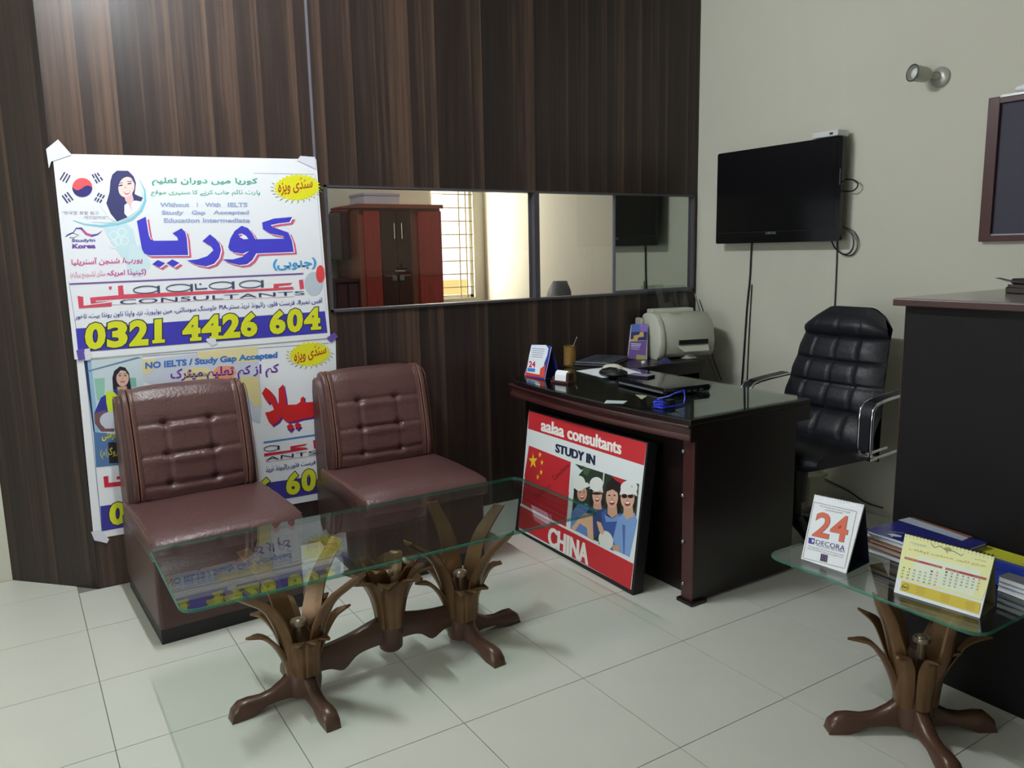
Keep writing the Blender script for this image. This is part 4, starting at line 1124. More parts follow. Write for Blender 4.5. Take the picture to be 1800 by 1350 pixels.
# ================================================================== BANNERS ON THE PARTITION
PY = YW-0.0035
PN = V((0, -1, 0))
def banner(name, label, quad, y, slot):
    P = [at(*p, y=y) for p in quad]
    c = V((sum(p.x for p in P)/4, y, min(p.z for p in P)))
    t = thing(name, label, 'banner', c, 0, 'vinyl banners on the partition')
    MB().prism([p-c for p in P], V((0, .0022, 0))).build('sheet', VINYL, t)
    return t, Matrix.Translation(-c)
def tape(t, pts, y):
    P = [at(*p, y=y)-V(t.location) for p in pts]
    MB().prism(P, V((0, .0006, 0))).build('tape', TAPE, t)
BLUE, DBLUE, REDI, GRN, PINK, LBLUE, GREY = (70, 66, 200), (58, 52, 150), (218, 88, 108), (70, 168, 140), (214, 76, 150), (72, 160, 220), (120, 126, 150)
c1, cB, cL, cT, c8 = crop(60, 230, 3.2143), crop(230, 370, 5.294), crop(110, 470, 3.830), crop(250, 290, 5.625), crop(80, 240, 6.136)
cq, cr3, c5 = crop(120, 580, 3.648), crop(440, 640, 5.192), crop(140, 600, 7.5)
# lower banner first (the upper one overlaps it)
t2_, inv2 = banner('banner', 'lower vinyl banner with a worker in a yellow vest, behind the left armchair', [(134, 628), (590, 594), (596, 872), (165, 948)], PY+.0005, 0)
pr = Print((0, PY+.0005, 0), PN, .0006)
pr.stroke([cq(105, 195), cq(215, 1290)], 1.2, (130, 130, 150), 1)
pr.stroke([cq(105, 195), cq(1670, 85)], 1.0, (130, 130, 150), 1)
# pale map background
pr.poly([(470, 190), (1215, 110), (1240, 480), (1230, 600), (480, 330)], (206, 212, 226), 1, cq)
pr.poly([(470, 190), (560, 185), (560, 240), (500, 290), (468, 270)], (232, 216, 160), 2, cq)
pr.poly([(830, 140), (1210, 105), (1215, 200), (1090, 210), (960, 180), (830, 190)], (232, 218, 166), 2, cq)
pr.poly([(730, 270), (800, 240), (900, 245), (960, 300), (880, 320), (730, 330)], (234, 220, 162), 2, cq)
pr.poly([(925, 270), (960, 232), (1060, 230), (1080, 275), (1040, 320), (950, 320)], (238, 160, 116), 3, cq)
pr.poly([(1080, 300), (1215, 300), (1240, 480), (1200, 500), (1100, 340)], (236, 222, 160), 2, cq)
pr.text('NO IELTS / Study Gap Accepted', [(494, 208), (1340, 140), (1340, 188), (494, 262)], (62, 120, 206), 5, .03, cq, outline=((40, 60, 130), .012))
pr.text('Lithuania', [(764, 272), (888, 268), (888, 296), (764, 302)], (70, 70, 80), 5, .0, cq)
pr.text('کم از کم تعلیم میٹرک', [(655, 250), (1350, 215), (1350, 300), (655, 345)], (106, 44, 160), 4, .025, cq)
# yellow burst
def burst(c, rx, ry, xf, rot, L):
    pts = []
    for i in range(56):
        a = 2*PI*i/56; k = 1.0 if i % 2 == 0 else .86
        x, y = rx*k*math.cos(a), ry*k*math.sin(a)
        pts.append((c[0]+x*math.cos(rot)-y*math.sin(rot), c[1]+x*math.sin(rot)+y*math.cos(rot)))
    pr.poly(pts, (232, 226, 40), L, xf)
    for i in range(15):
        a = .1+i*.24; x, y = rx*1.0*math.cos(a), ry*1.0*math.sin(a); x2, y2 = rx*1.13*math.cos(a+.05), ry*1.2*math.sin(a+.05)
        q = [(c[0]+x_*math.cos(rot)-y_*math.sin(rot), c[1]+x_*math.sin(rot)+y_*math.cos(rot)) for x_, y_ in ((x, y), (x2, y2))]
        pr.stroke(q, [rx*.045, rx*.01], (120, 150, 60), L, xf)
burst((1548, 155), 138, 80, cq, -.1, 3)
pr.text('سٹڈی ویزہ', [(1445, 125), (1650, 85), (1655, 165), (1450, 225)], (186, 60, 30), 5, .02, cq)
# red word, traced letter strokes with violet shadow
W1 = [(105, 265), (138, 212), (178, 240), (215, 285), (238, 345), (250, 372), (258, 350), (258, 225), (300, 183), (322, 300), (330, 372), (420, 368), (455, 345), (460, 310), (488, 292), (492, 350), (560, 345), (620, 340), (650, 420), (560, 485), (470, 500), (415, 520), (340, 530), (310, 510), (285, 480), (255, 525), (200, 560), (170, 530), (140, 460), (135, 440), (175, 435), (215, 415), (205, 385), (180, 345), (165, 362), (130, 310)]
D1 = [[(328, 570), (365, 538), (400, 570), (368, 605)], [(400, 560), (428, 528), (468, 556), (436, 592)]]
pr.poly([(x+14, y+14) for x, y in W1], (96, 40, 150), 3, cr3); pr.poly(W1, (214, 36, 40), 4, cr3)
for d in D1: pr.poly([(x+8, y+24) for x, y in d], (96, 40, 150), 3, cr3); pr.poly(d, (214, 36, 40), 4, cr3)
pr.stroke([cr3(120, 715), cr3(700, 630)], 2.6, (60, 130, 200), 3)
# woman in a yellow vest with a helmet (photograph printed on the banner)
pr.poly([c5(60, 255), c5(830, 190), c5(830, 420), cq(480, 340), cq(480, 860), cq(175, 880), cq(105, 195)], (206, 220, 226), 2)
pr.poly([c5(55, 255), c5(100, 255), c5(250, 1210), cq(175, 720), cq(162, 660)], (40, 50, 90), 3)
pr.poly([(100, 255), (150, 250), (255, 1200), (200, 1200)], (150, 190, 220), 3, c5)
pr.poly([(105, 385), (760, 205), (820, 215), (180, 385), (110, 410)], (110, 136, 170), 3, c5)
pr.poly([(190, 490), (330, 480), (330, 760), (230, 780)], (150, 200, 180), 3, c5); pr.poly([(640, 480), (740, 480), (750, 600), (660, 610)], (130, 190, 170), 3, c5)
pr.poly([cq(162, 655), cq(240, 660), cq(480, 700), cq(480, 850), cq(178, 880)], (84, 120, 170), 3)
pr.poly([(440, 640), (430, 480), (455, 390), (530, 330), (600, 345), (650, 420), (680, 630), (600, 640)], (36, 32, 48), 4, c5)
pr.poly([(490, 600), (620, 590), (640, 720), (520, 720)], (206, 164, 144), 5, c5)
pr.ell((565, 485), 82, 108, (222, 182, 162), 5, c5)
pr.poly([(475, 460), (500, 370), (570, 350), (640, 400), (655, 460), (600, 390), (540, 380)], (36, 32, 48), 6, c5)
for s in (-1, 1): pr.ell((565+s*35, 452), 20, 7, (60, 40, 44), 6, c5); pr.stroke([(565+s*35-24, 428), (565+s*35+24, 425)], 7, (60, 44, 46), 6, c5)
pr.ell((565, 532), 34, 10, (190, 100, 104), 6, c5); pr.poly([(565, 460), (580, 502), (552, 502)], (206, 158, 138), 6, c5)
pr.poly([(470, 620), (560, 700), (640, 640), (700, 660), (720, 1000), (240, 1000), (190, 950), (280, 740), (440, 650)], (52, 56, 150), 4, c5)
pr.poly([(345, 665), (440, 655), (500, 720), (560, 1000), (390, 1010), (350, 800)], (212, 232, 50), 5, c5)
pr.poly([(190, 950), (350, 900), (290, 1060), (330, 1150), (460, 1150), (450, 1190), (280, 1190), (200, 1080)], (120, 84, 90), 5, c5)
pr.ell((400, 1040), 135, 110, (206, 208, 222), 6, c5)
pr.text('جرمنی', [(215, 665), (320, 650), (320, 700), (215, 715)], (230, 216, 40), 6, .03, cq)
pr.poly([(255, 720), (340, 720), (340, 850), (262, 855)], (34, 30, 40), 5, cq)
pr.text('(پروگرام)', [(205, 760), (345, 740), (345, 815), (205, 830)], (226, 206, 60), 7, .0, cq)
# logo, address and number
pr.poly([(225, 940), (255, 935), (258, 980), (350, 970), (345, 1000), (232, 1010)], (206, 36, 60), 3, cq); pr.poly([(310, 940), (345, 935), (345, 955), (310, 960)], (206, 36, 60), 3, cq)
pr.poly([cr3(125, 815), cr3(365, 785), cr3(365, 750), cr3(520, 725), cr3(500, 742), cr3(405, 760), cr3(500, 760), cr3(530, 775), cr3(125, 842)], (206, 36, 60), 3)
pr.poly([(572, 695), (612, 690), (616, 770), (580, 772)], (206, 36, 60), 3, cr3)
def ring(c, rx, ry, w, rgb, L, xf, rot=0.0):
    n = 36; A = []
    for i in range(n+1):
        a = 2*PI*i/n; x, y = rx*math.cos(a), ry*math.sin(a)
        A.append((c[0]+x*math.cos(rot)-y*math.sin(rot), c[1]+x*math.sin(rot)+y*math.cos(rot)))
    pr.stroke(A, w, rgb, L, xf)
ring((190, 768), 66, 24, 6, (30, 32, 70), 4, cr3, -.12); pr.poly([(245, 745), (265, 742), (267, 778), (248, 780)], (30, 32, 70), 4, cr3)
pr.text('ANTS', [(140, 850), (600, 785), (602, 822), (136, 882)], (40, 42, 80), 4, .0, cr3)
pr.stroke([cr3(140, 893), cr3(600, 832)], .7, (180, 90, 110), 3)
pr.text('فرسٹ فلور،رائیونڈ ٹریڈ', [(140, 935), (590, 870), (596, 920), (140, 995)], (54, 48, 140), 4, .02, cr3)
pr.poly([cq(205, 1130), cq(1590, 935), cq(1600, 1045), cq(216, 1290)], DBLUE, 2)
YELL = (222, 224, 44); OUTL = (40, 48, 60)
def digit(d, xf, box, L=4, slab=True):
    (x0, y0), (x1, y1), sl = box[0], box[1], box[2]     # left top, right bottom, slope down along x (negative = rises)
    w = x1-x0
    q = [(x0, y0), (x1, y0+sl*w), (x1, y1+0*sl), (x0, y1-sl*w)]
    pr.text(d, q, YELL, L, .050, xf, outline=(OUTL, .030))
    if d in '14' and slab:
        h = (y1-y0)
        a, b = (x0-.30*w, x1+.40*w) if d == '1' else (x0+.42*w, x1+.06*w)
        ya, yb = y1-sl*0+(a-x1)*sl, y1+(b-x1)*sl
        q = [(a, ya-.15*h), (b, yb-.15*h), (b, yb), (a, ya)]
        k = .04*h
        pr.poly([(a-k, ya-.15*h-k), (b+k, yb-.15*h-k), (b+k, yb+k), (a-k, ya+k)], OUTL, L-.6, xf); pr.poly(q, YELL, L+.2, xf)
SL = -.12
digit('0', cq, ((262, 1108), (372, 1245), -.1)); 
digit('6', cr3, ((325, 990), (455, 1185), -.12)); digit('0', cr3, ((465, 965), (600, 1155), -.12)); digit('4', cr3, ((610, 945), (740, 1135), -.12))
digit('6', cr3, ((60, 1045), (195, 1225), -.12)); digit('2', cr3, ((-85, 1070), (50, 1250), -.12)); digit('4', cr3, ((-230, 1095), (-95, 1280), -.12))
pr.build('printed_design', t2_, inv2)
tape(t2_, [(160, 935), (176, 932), (192, 948), (188, 955), (176, 952), (166, 950)], PY-.001)

# upper banner
PU = PY-.0035
t1_, inv1 = banner('banner', 'upper white vinyl banner with Korean flag and smiling woman, taped to the panelling', [(92, 270), (556, 280), (581, 594), (131, 632)], PU, 1)
pr = Print((0, PU, 0), PN, .0006)
pr.stroke([cT(1100, 80), cT(1700, 92)], .7, (170, 176, 190), 1); pr.stroke([c1(195, 850), c1(238, 1120)], .8, (150, 150, 180), 1); pr.stroke([c1(1590, 245), c1(1650, 1020)], .7, (190, 192, 205), 1)
# pale aqua map
pr.poly([(390, 545), (520, 520), (560, 560), (585, 690), (640, 760), (560, 830), (500, 720), (440, 640)], (206, 232, 240), 1, c1)
pr.poly([(540, 640), (620, 650), (660, 760), (600, 830), (520, 800)], (214, 236, 242), 1, c1)
for dx, dy in ((0, 0), (45, -18), (25, 32), (60, 30), (-5, 50)): ring((450+dx, 590+dy), 22, 22, 5, (236, 246, 248), 2, c1)
# flag emblem
NV = (52, 50, 120)
pr.ell((272, 320), 57, 54, (232, 92, 100), 2, c1)
half = [(272+57*math.cos(a), 320+54*math.sin(a)) for a in [D(5)+PI*i/20 for i in range(21)]]
s_ = [(216, 318), (232, 334), (250, 336), (268, 326), (285, 314), (304, 308), (320, 314), (329, 325)]
pr.poly(half+s_, NV, 3, c1)
def trig(pts, broken, xf):
    for (a, b), br in zip(pts, broken):
        if br:
            m1 = (a[0]+(b[0]-a[0])*.43, a[1]+(b[1]-a[1])*.43); m2 = (a[0]+(b[0]-a[0])*.57, a[1]+(b[1]-a[1])*.57)
            pr.stroke([a, m1], 16, (70, 66, 110), 2, xf); pr.stroke([m2, b], 16, (70, 66, 110), 2, xf)
        else: pr.stroke([a, b], 16, (70, 66, 110), 2, xf)
trig([((158, 468), (208, 384)), ((188, 484), (238, 400)), ((220, 500), (265, 416))], (0, 0, 0), c8)
trig([((503, 408), (558, 505)), ((530, 400), (585, 490)), ((558, 392), (616, 474))], (1, 0, 1), c8)
trig([((180, 636), (240, 718)), ((207, 620), (268, 704)), ((232, 600), (296, 686))], (0, 1, 0), c8)
trig([((530, 692), (580, 608)), ((556, 704), (606, 620)), ((586, 716), (634, 632))], (1, 1, 1), c8)
pr.text('"한국말 정말 쉽고', [(180, 805), (575, 805), (575, 842), (180, 842)], (150, 140, 170), 2, .0, c8)
pr.text('재미있어요"', [(415, 855), (670, 855), (670, 892), (415, 892)], (150, 140, 170), 2, .0, c8)
# smiling woman in an arc
pr.stroke([(300, 905), (420, 945), (600, 965), (780, 945), (930, 890), (1030, 800), (1075, 690), (1070, 580), (1010, 460)], [6, 14, 22, 30, 34, 32, 28, 18, 4], (140, 206, 224), 2, c8)
pr.stroke([(500, 920), (700, 930), (900, 860), (1010, 760), (1045, 650), (1040, 560)], [4, 16, 22, 22, 16, 4], (190, 230, 240), 2, c8)
pr.poly([(600, 760), (700, 640), (960, 690), (1040, 700), (1000, 790), (880, 880), (760, 915), (700, 890)], (246, 248, 252), 3, c8)
pr.poly([(720, 410), (770, 368), (890, 370), (950, 430), (975, 500), (960, 620), (1000, 640), (1050, 660), (1030, 700), (970, 690), (900, 700), (850, 740), (850, 830), (885, 870), (770, 915), (700, 830), (655, 720), (690, 600), (700, 480)], (62, 62, 110), 4, c8)
pr.poly([(850, 640), (930, 600), (950, 680), (920, 740), (940, 820), (900, 740), (860, 690)], (240, 200, 200), 5, c8)
pr.ell((872, 545), 86, 112, (250, 222, 214), 5, c8, rot=.25)
pr.poly([(780, 500), (790, 430), (840, 395), (900, 400), (960, 470), (965, 520), (920, 440), (860, 425), (810, 460)], (62, 62, 110), 6, c8)
for p, q in (((810, 528), .1), ((905, 508), .1)): pr.ell(p, 24, 7, (60, 50, 80), 6, c8, rot=-.2)
pr.stroke([(785, 506), (835, 498)], 7, (90, 76, 100), 6, c8); pr.stroke([(880, 486), (932, 482)], 7, (90, 76, 100), 6, c8)
pr.poly([(838, 596), (920, 582), (900, 620), (868, 628)], (214, 110, 130), 6, c8); pr.poly([(846, 597), (914, 586), (898, 608), (868, 612)], (255, 252, 250), 7, c8)
pr.poly([(858, 520), (880, 560), (850, 566)], (236, 196, 190), 6, c8)
# study logo
pr.stroke([(215, 1080), (240, 1055), (300, 1035), (330, 990), (385, 990), (440, 1050), (500, 1070), (560, 1055), (608, 1018)], [4, 6, 10, 12, 22, 26, 24, 14, 3], (70, 76, 150), 2, c8)
pr.stroke([(400, 1005), (440, 1050), (500, 1066)], [20, 24, 20], (206, 90, 150), 3, c8)
pr.stroke([(215, 1080), (290, 1040), (358, 1060), (300, 1095), (260, 1085), (262, 1100)], 6, (60, 60, 110), 2, c8)
pr.text('Studyin', [(282, 1105), (535, 1100), (535, 1145), (282, 1148)], (76, 70, 160), 2, .025, c8)
pr.text('Korea', [(288, 1160), (540, 1155), (540, 1205), (288, 1208)], (120, 70, 160), 2, .045, c8)
# urdu lines
pr.text('کوریا میں دوران تعلیم', [(95, 122), (1140, 130), (1140, 210), (95, 205)], GRN, 2, .02, cT)
pr.text('پارٹ ٹائم جاب کرنے کا سنہری موقع', [(85, 245), (1165, 245), (1165, 308), (85, 308)], (100, 186, 160), 2, .01, cT)
LB2 = (160, 176, 214)
pr.text('Without', [(175, 372), (465, 372), (465, 415), (175, 415)], LB2, 2, .035, cT); pr.text('|', [(540, 372), (548, 372), (548, 415), (540, 415)], LB2, 2, .0, cT)
pr.text('With', [(620, 372), (775, 372), (775, 415), (620, 415)], LB2, 2, .035, cT); pr.text('IELTS', [(845, 372), (1040, 372), (1040, 415), (845, 415)], LB2, 2, .035, cT)
pr.text('Study', [(192, 450), (410, 450), (410, 502), (192, 502)], LB2, 2, .035, cT); pr.text('Gap', [(488, 450), (625, 450), (625, 502), (488, 502)], LB2, 2, .035, cT)
pr.text('Accepted', [(700, 450), (1055, 450), (1055, 500), (700, 500)], LB2, 2, .035, cT)
pr.text('Education Intermediate', [(212, 526), (1065, 526), (1065, 570), (212, 570)], LB2, 2, .035, cT)
burst((1530, 222), 235, 135, cT, -.05, 2)
pr.text('سٹڈی ویزہ', [(1340, 140), (1680, 110), (1685, 250), (1345, 310)], (176, 60, 40), 4, .015, cT)
# the big word
A1 = [(55, 98), (138, 58), (168, 235), (185, 268), (215, 282), (400, 280), (440, 278), (430, 245), (388, 212), (470, 165), (505, 200), (520, 260), (533, 415), (170, 418), (125, 400), (103, 360)]
A2 = [(735, 222), (790, 265), (825, 310), (838, 370), (820, 440), (775, 495), (700, 520), (610, 505), (520, 465), (620, 455), (710, 425), (768, 370), (745, 330), (665, 285)]
A3o = [(905, 340), (925, 260), (965, 190), (1030, 142), (1090, 165), (1130, 215), (1158, 268), (1425, 262), (1420, 240), (1300, 215), (1228, 175), (1220, 112), (1330, 75), (1500, 60), (1475, 108), (1375, 120), (1300, 135), (1320, 155), (1465, 205), (1500, 290), (1515, 385), (1165, 400), (1130, 460), (1080, 500), (1010, 508), (930, 490), (850, 455), (950, 455), (1040, 430), (1100, 375), (1040, 402), (960, 390), (920, 370)]
HOLE = [(1000, 222), (1030, 215), (1070, 235), (1092, 265), (1050, 268), (1015, 250)]
D2 = [[(198, 500), (250, 460), (320, 492), (266, 530)], [(332, 490), (385, 455), (452, 488), (398, 525)]]
for off, rgb, L in (((30, 22), (216, 96, 130), 3), ((11, 7), (246, 246, 252), 4), ((0, 0), BLUE, 5)):
    for A in [A1, A2, A3o]+D2: pr.poly([(x+off[0], y+off[1]) for x, y in A], rgb, L, cB)
pr.poly(HOLE, (246, 246, 252), 6, cB); pr.ell((1020, 232), 16, 10, (216, 96, 130), 7, cB)
pr.text('(جنوبی)', [(1320, 455), (1725, 435), (1725, 545), (1320, 560)], LBLUE, 5, .03, cB)
pr.text('یورپ/ شنجن آسٹریلیا', [(210, 722), (612, 706), (612, 756), (210, 768)], PINK, 3, .02, c1)
pr.text('(کینیڈا امریکہ', [(412, 785), (632, 775), (632, 818), (412, 826)], (206, 60, 160), 3, .02, c1)
pr.text('سٹڈی ایکسچینج پروگرام)', [(205, 795), (402, 785), (402, 832), (205, 838)], (216, 120, 160), 3, .0, c1)
pr.stroke([cL(48, 112), cL(1620, 42)], 2.6, (120, 80, 160), 3)
pr.ell((1735, 45), 30, 60, (226, 76, 76), 3, cL, n=20); pr.ell((1690, 110), 62, 80, (196, 206, 218), 2, cL)
pr.poly([(1706, 40), (1712, 0), (1742, -8), (1752, 85), (1735, 80)], (226, 76, 76), 3, cL)
LR = (220, 78, 100)
pr.poly([(100, 192), (138, 198), (142, 258), (330, 235), (330, 222), (190, 245), (185, 203), (376, 187), (372, 125), (406, 120), (412, 182), (1420, 140), (1420, 112), (1548, 103), (1530, 118), (1452, 126), (1458, 136), (1550, 130), (1556, 148), (1350, 158), (222, 222), (225, 232), (332, 222), (330, 262), (110, 275)], LR, 3, cL)
pr.poly([(310, 130), (330, 127), (330, 145), (315, 150)], LR, 3, cL); pr.poly([(1590, 85), (1618, 82), (1625, 143), (1597, 148)], LR, 3, cL)
LK = (70, 84, 110)
for cx_, cy_, rx_ in ((560, 150, 84), (782, 138, 84), (1066, 122, 80), (1266, 113, 76)):
    ring((cx_, cy_), rx_, 24, 7, LK, 4, cL, -.05); pr.poly([(cx_+rx_-8, cy_-26), (cx_+rx_+10, cy_-28), (cx_+rx_+12, cy_+22), (cx_+rx_-6, cy_+24)], LK, 4, cL)
pr.poly([(888, 110), (900, 109), (904, 142), (975, 137), (975, 146), (892, 152)], LK, 4, cL); pr.poly([(920, 108), (934, 107), (934, 117), (920, 118)], LK, 4, cL)
pr.text('CONSULTANTS', [(385, 218), (1628, 158), (1630, 184), (385, 250)], (60, 66, 110), 4, .0, cL)
pr.stroke([cL(330, 252), cL(1560, 196)], .6, (200, 120, 140), 3)
pr.text('آفس نمبر8، فرسٹ فلور، رائیونڈ ٹریڈ سنٹر،PIA ھاوسنگ سوسائٹی، مین بولیورڈ، نزد واپڈا ٹاون رونڈا بیٹ، لاھور', [(85, 312), (1750, 203), (1752, 250), (85, 358)], (70, 62, 150), 4, .015, cL)
pr.poly([(88, 412), (1765, 295), (1782, 440), (105, 572)], (64, 60, 176), 2, cL)
for d, x0, x1, y0, y1 in (('0', 150, 290, 376, 548), ('3', 298, 438, 366, 535), ('2', 448, 578, 358, 524), ('1', 618, 668, 350, 508), ('4', 806, 928, 334, 492), ('4', 934, 1066, 324, 482), ('2', 1074, 1196, 314, 472), ('6', 1198, 1312, 305, 464), ('6', 1392, 1502, 290, 446), ('0', 1510, 1618, 280, 434), ('4', 1624, 1734, 275, 418)):
    digit(d, cL, ((x0, y0), (x1, y1), -.075), 4)
pr.build('printed_design', t1_, inv1)
tape(t1_, [(81, 262), (102, 245), (126, 272), (90, 284), (86, 296)], PU-.003)
tape(t1_, [(522, 282), (528, 274), (554, 276), (556, 298), (540, 290)], PU-.003)
tape(t1_, [(362, 598), (364, 595), (378, 594), (382, 604), (372, 608)], PU-.003)
tape(t1_, [(148, 614), (158, 612), (160, 632), (150, 634)], PU-.003)
MB().prism([at(*p, y=PU-.002)-V(t1_.location) for p in ((574, 594), (588, 584), (594, 592), (582, 602))], V((0, .0006, 0))).build('tape', mat('violet_tape', (104, 84, 170), .4), t1_)
MB().prism([at(*p, y=PU-.002)-V(t1_.location) for p in ((134, 616), (146, 612), (150, 632), (138, 634))], V((0, .0006, 0))).build('tape', MATS['violet_tape'], t1_)

# ================================================================== THINGS ON THE END TABLE
TZ = ZT+.0105
def spiral(t, fr, n_, r, m, drop=.006):
    TL, TR, n, up = fr; u = (TR-TL)
    for k in range(n_):
        c = TL+u*((k+.6)/(n_+.2))-up*drop*.3-n*.002
        pts = [c+n*(r*math.cos(a))+up*(r*math.sin(a)) for a in [2*PI*i/12 for i in range(11)]]
        MB().tube(pts, .0011, 5).build('binding_ring', m, t)
NAVYC = mat('navy_card', (26, 28, 48), .4); OLIVEC = mat('grey_card', (120, 114, 92), .6)
t, n, inv, frm = tent('desk_calendar', 'white day calendar with a large orange 24 standing on the end table', [(1432, 869), (1519, 887), (1487, 1008), (1408, 982)], TZ, .13, NAVYC, 'tear-off day calendars', th=.006, tilt=.377)
spiral(t, frm, 17, .006, STEEL)
pr = Print(t.location, n, .0006); c = crop(1340, 850, 3.913); c2 = crop(1380, 800, 6.75)
OR = (222, 106, 80)
bor = [(345, 555), (850, 672), (708, 1345), (212, 1218)]
for a, b in zip(bor, bor[1:]+bor[:1]): pr.stroke([c2(*a), c2(*b)], .55, (110, 66, 70), 2)
pr.text('"The more you look at time as its supply,', [(412, 592), (778, 675), (776, 695), (410, 612)], (60, 60, 70), 2, .0, c2); pr.text('the more you see its value"', [(480, 640), (688, 680), (686, 702), (478, 660)], (60, 60, 70), 2, .0, c2)
pr.text('24', [(385, 672), (775, 735), (725, 1040), (322, 955)], OR, 3, .018, c2, outline=((70, 60, 70), .008))
pr.poly([(282, 978), (355, 990), (345, 1060), (278, 1045)], (60, 56, 150), 2, c2); pr.ell((322, 1018), 24, 20, (226, 228, 240), 3, c2); pr.poly([(288, 990), (322, 996), (318, 1042), (284, 1036)], (60, 56, 150), 4, c2)
pr.text('DECORA', [(372, 1003), (715, 1078), (705, 1140), (364, 1052)], (70, 76, 130), 3, .0, c2)
pr.text('VINYL FLOOR TILES & SHEETS', [(372, 1062), (715, 1142), (712, 1160), (370, 1078)], (90, 96, 150), 3, .0, c2)
pr.text('78, Shadab Plaza, 370, Jail Road, Main Bazar, Lahore', [(278, 1072), (700, 1185), (697, 1203), (275, 1090)], (90, 90, 110), 3, .0, c2)
pr.text('Phone: 042-35756614 Email: decora@yahoo.com', [(272, 1098), (690, 1208), (687, 1226), (269, 1116)], (90, 90, 110), 3, .0, c2)
for k in range(4): pr.poly([(430+21*k, 1168+5*k), (446+21*k, 1172+5*k), (433+21*k, 1258+5*k), (416+21*k, 1253+5*k)], (70, 44, 84), 3, c2)
pr.build('page_print', t, inv)
t, n, inv, frm = tent('desk_calendar', 'yellow spiral month calendar with red headings at the front of the end table', [(1591, 938), (1748.7, 978.7), (1722, 1086.7), (1571, 1040.7)], TZ, .11, OLIVEC, None, th=.004, tilt=.36)
spiral(t, frm, 24, .006, BLK)
pr = Print(t.location, n, .0006); c = crop(1560, 920, 7.5)
YP = (236, 236, 170)
pr.poly([(235, 135), (1415, 440), (1310, 860), (1240, 1020), (130, 715)], YP, 1, c)
pr.poly([(420, 420), (1240, 620), (1130, 960), (280, 720)], (232, 238, 214), 2, c)
RD = (176, 54, 66)
pr.poly([(232, 438), (728, 572), (720, 598), (225, 466)], RD, 3, c); pr.poly([(770, 582), (1310, 722), (1300, 752), (764, 610)], RD, 3, c)
pr.text('September 2017', [(245, 448), (432, 498), (428, 514), (240, 464)], (240, 220, 220), 4, .0, c); pr.text('ذوالحجہ', [(560, 535), (712, 575), (708, 588), (556, 548)], (240, 220, 220), 4, .0, c)
pr.text('October 2017', [(785, 594), (950, 636), (946, 652), (780, 610)], (240, 220, 220), 4, .0, c); pr.text('محرم الحرام', [(1150, 690), (1295, 727), (1291, 742), (1146, 705)], (240, 220, 220), 4, .0, c)
pr.text('ضلع لاہور محکمہ اوقاف', [(290, 315), (1300, 550), (1292, 590), (282, 365)], (196, 164, 110), 4, .0, c)
pr.text('خوش آمدید', [(1150, 455), (1310, 490), (1306, 515), (1146, 480)], (120, 126, 120), 4, .0, c)
pr.stroke([(580, 265), (620, 320), (700, 300), (780, 360), (790, 395), (800, 360), (880, 370), (980, 430), (1000, 400)], 9, (110, 112, 118), 4, c)
pr.poly([(735, 325), (800, 315), (860, 345), (800, 370)], (176, 160, 100), 4, c)
pr.stroke([(300, 248), (520, 300)], 5, (150, 156, 160), 4, c); pr.stroke([(340, 275), (510, 315)], 4, (150, 156, 160), 4, c)
for (ox, oy), days, first in (((228, 540), 30, 5), ((782, 640), 31, 0)):
    dx, dy = (72, 18), (-9, 40)
    for d_ in range(1, days+1):
        k = d_-1+first; r_, cc = k//7, k % 7
        if r_ > 4: r_ -= 5
        x, y = ox+cc*dx[0]+r_*dy[0], oy+cc*dx[1]+r_*dy[1]
        pr.text(str(d_), [(x-14, y-10), (x+14, y-4), (x+12, y+16), (x-16, y+10)], (60, 64, 66) if cc < 6 else (200, 90, 90), 4, .01, c)
pr.poly([(190, 755), (1232, 1052), (1202, 1198), (162, 880)], (214, 190, 50), 3, c)
ring((240, 842), 46, 44, 6, (60, 46, 40), 4, c); pr.text('NC', [(205, 818), (278, 838), (272, 870), (200, 850)], (60, 40, 44), 5, .03, c)
for x, y in ((440, 880), (765, 980), (1095, 1080)):
    for k in range(4): pr.stroke([(x-65, y-50+k*26), (x+65-k*6, y-16+k*26)], 7, (180, 140, 60), 4, c)
pr.build('page_print', t, inv)

# magazines and books
def booklet(name, label, quad, z0, th, cover, group, pages=None, cat='magazine', shrink=.004):
    c = sum(quad, V())/4; c = V((c.x, c.y, z0))
    t = thing(name, label, cat, c, 0, group)
    Q = [V((p.x-c.x, p.y-c.y, 0)) for p in quad]
    MB().prism([p*(1-shrink/.12)+V((0, 0, .0008)) for p in Q], (0, 0, th-.0016)).build('pages', pages or WHITE, t)
    MB().prism(Q, (0, 0, .0008)).build('back_cover', cover, t)
    MB().prism([p+V((0, 0, th-.0008)) for p in Q], (0, 0, .0008)).build('front_cover', cover, t)
    return t
z = .533
A, B = at(1597, 908, z=z), at(1711, 944, z=z)
u = (B-A).normalized(); w = V((u.y, -u.x, 0)); w = w if w.x < 0 else -w
Lm, Wm = .262, .205
def q4(o, ang=0, l=Lm, wd=Wm):
    R = Matrix.Rotation(ang, 3, 'Z'); a = R @ u; b = R @ w
    o = V(o); return [o, o+a*l, o+a*l+b*wd, o+b*wd]
MAG = 'magazines and books on the end table'
NVY = mat('navy_gloss_cover', (40, 44, 120), .18); MARO = mat('maroon_cover', (92, 34, 38), .4); BRN = mat('brown_cover', (120, 76, 60), .4); GRYC = mat('grey_cover', (120, 122, 128), .35); SKYB = mat('blue_cover', (36, 60, 170), .3); YLW = mat('yellow_card', (214, 214, 60), .5)
zz = TZ+.0005
A0 = V((A.x, A.y, 0))+u*(-.0)
booklet('magazine', 'grey magazine at the bottom of the left stack on the end table', q4(A0-u*.004+w*.004, .02), zz, .014, GRYC, MAG); zz += .0142
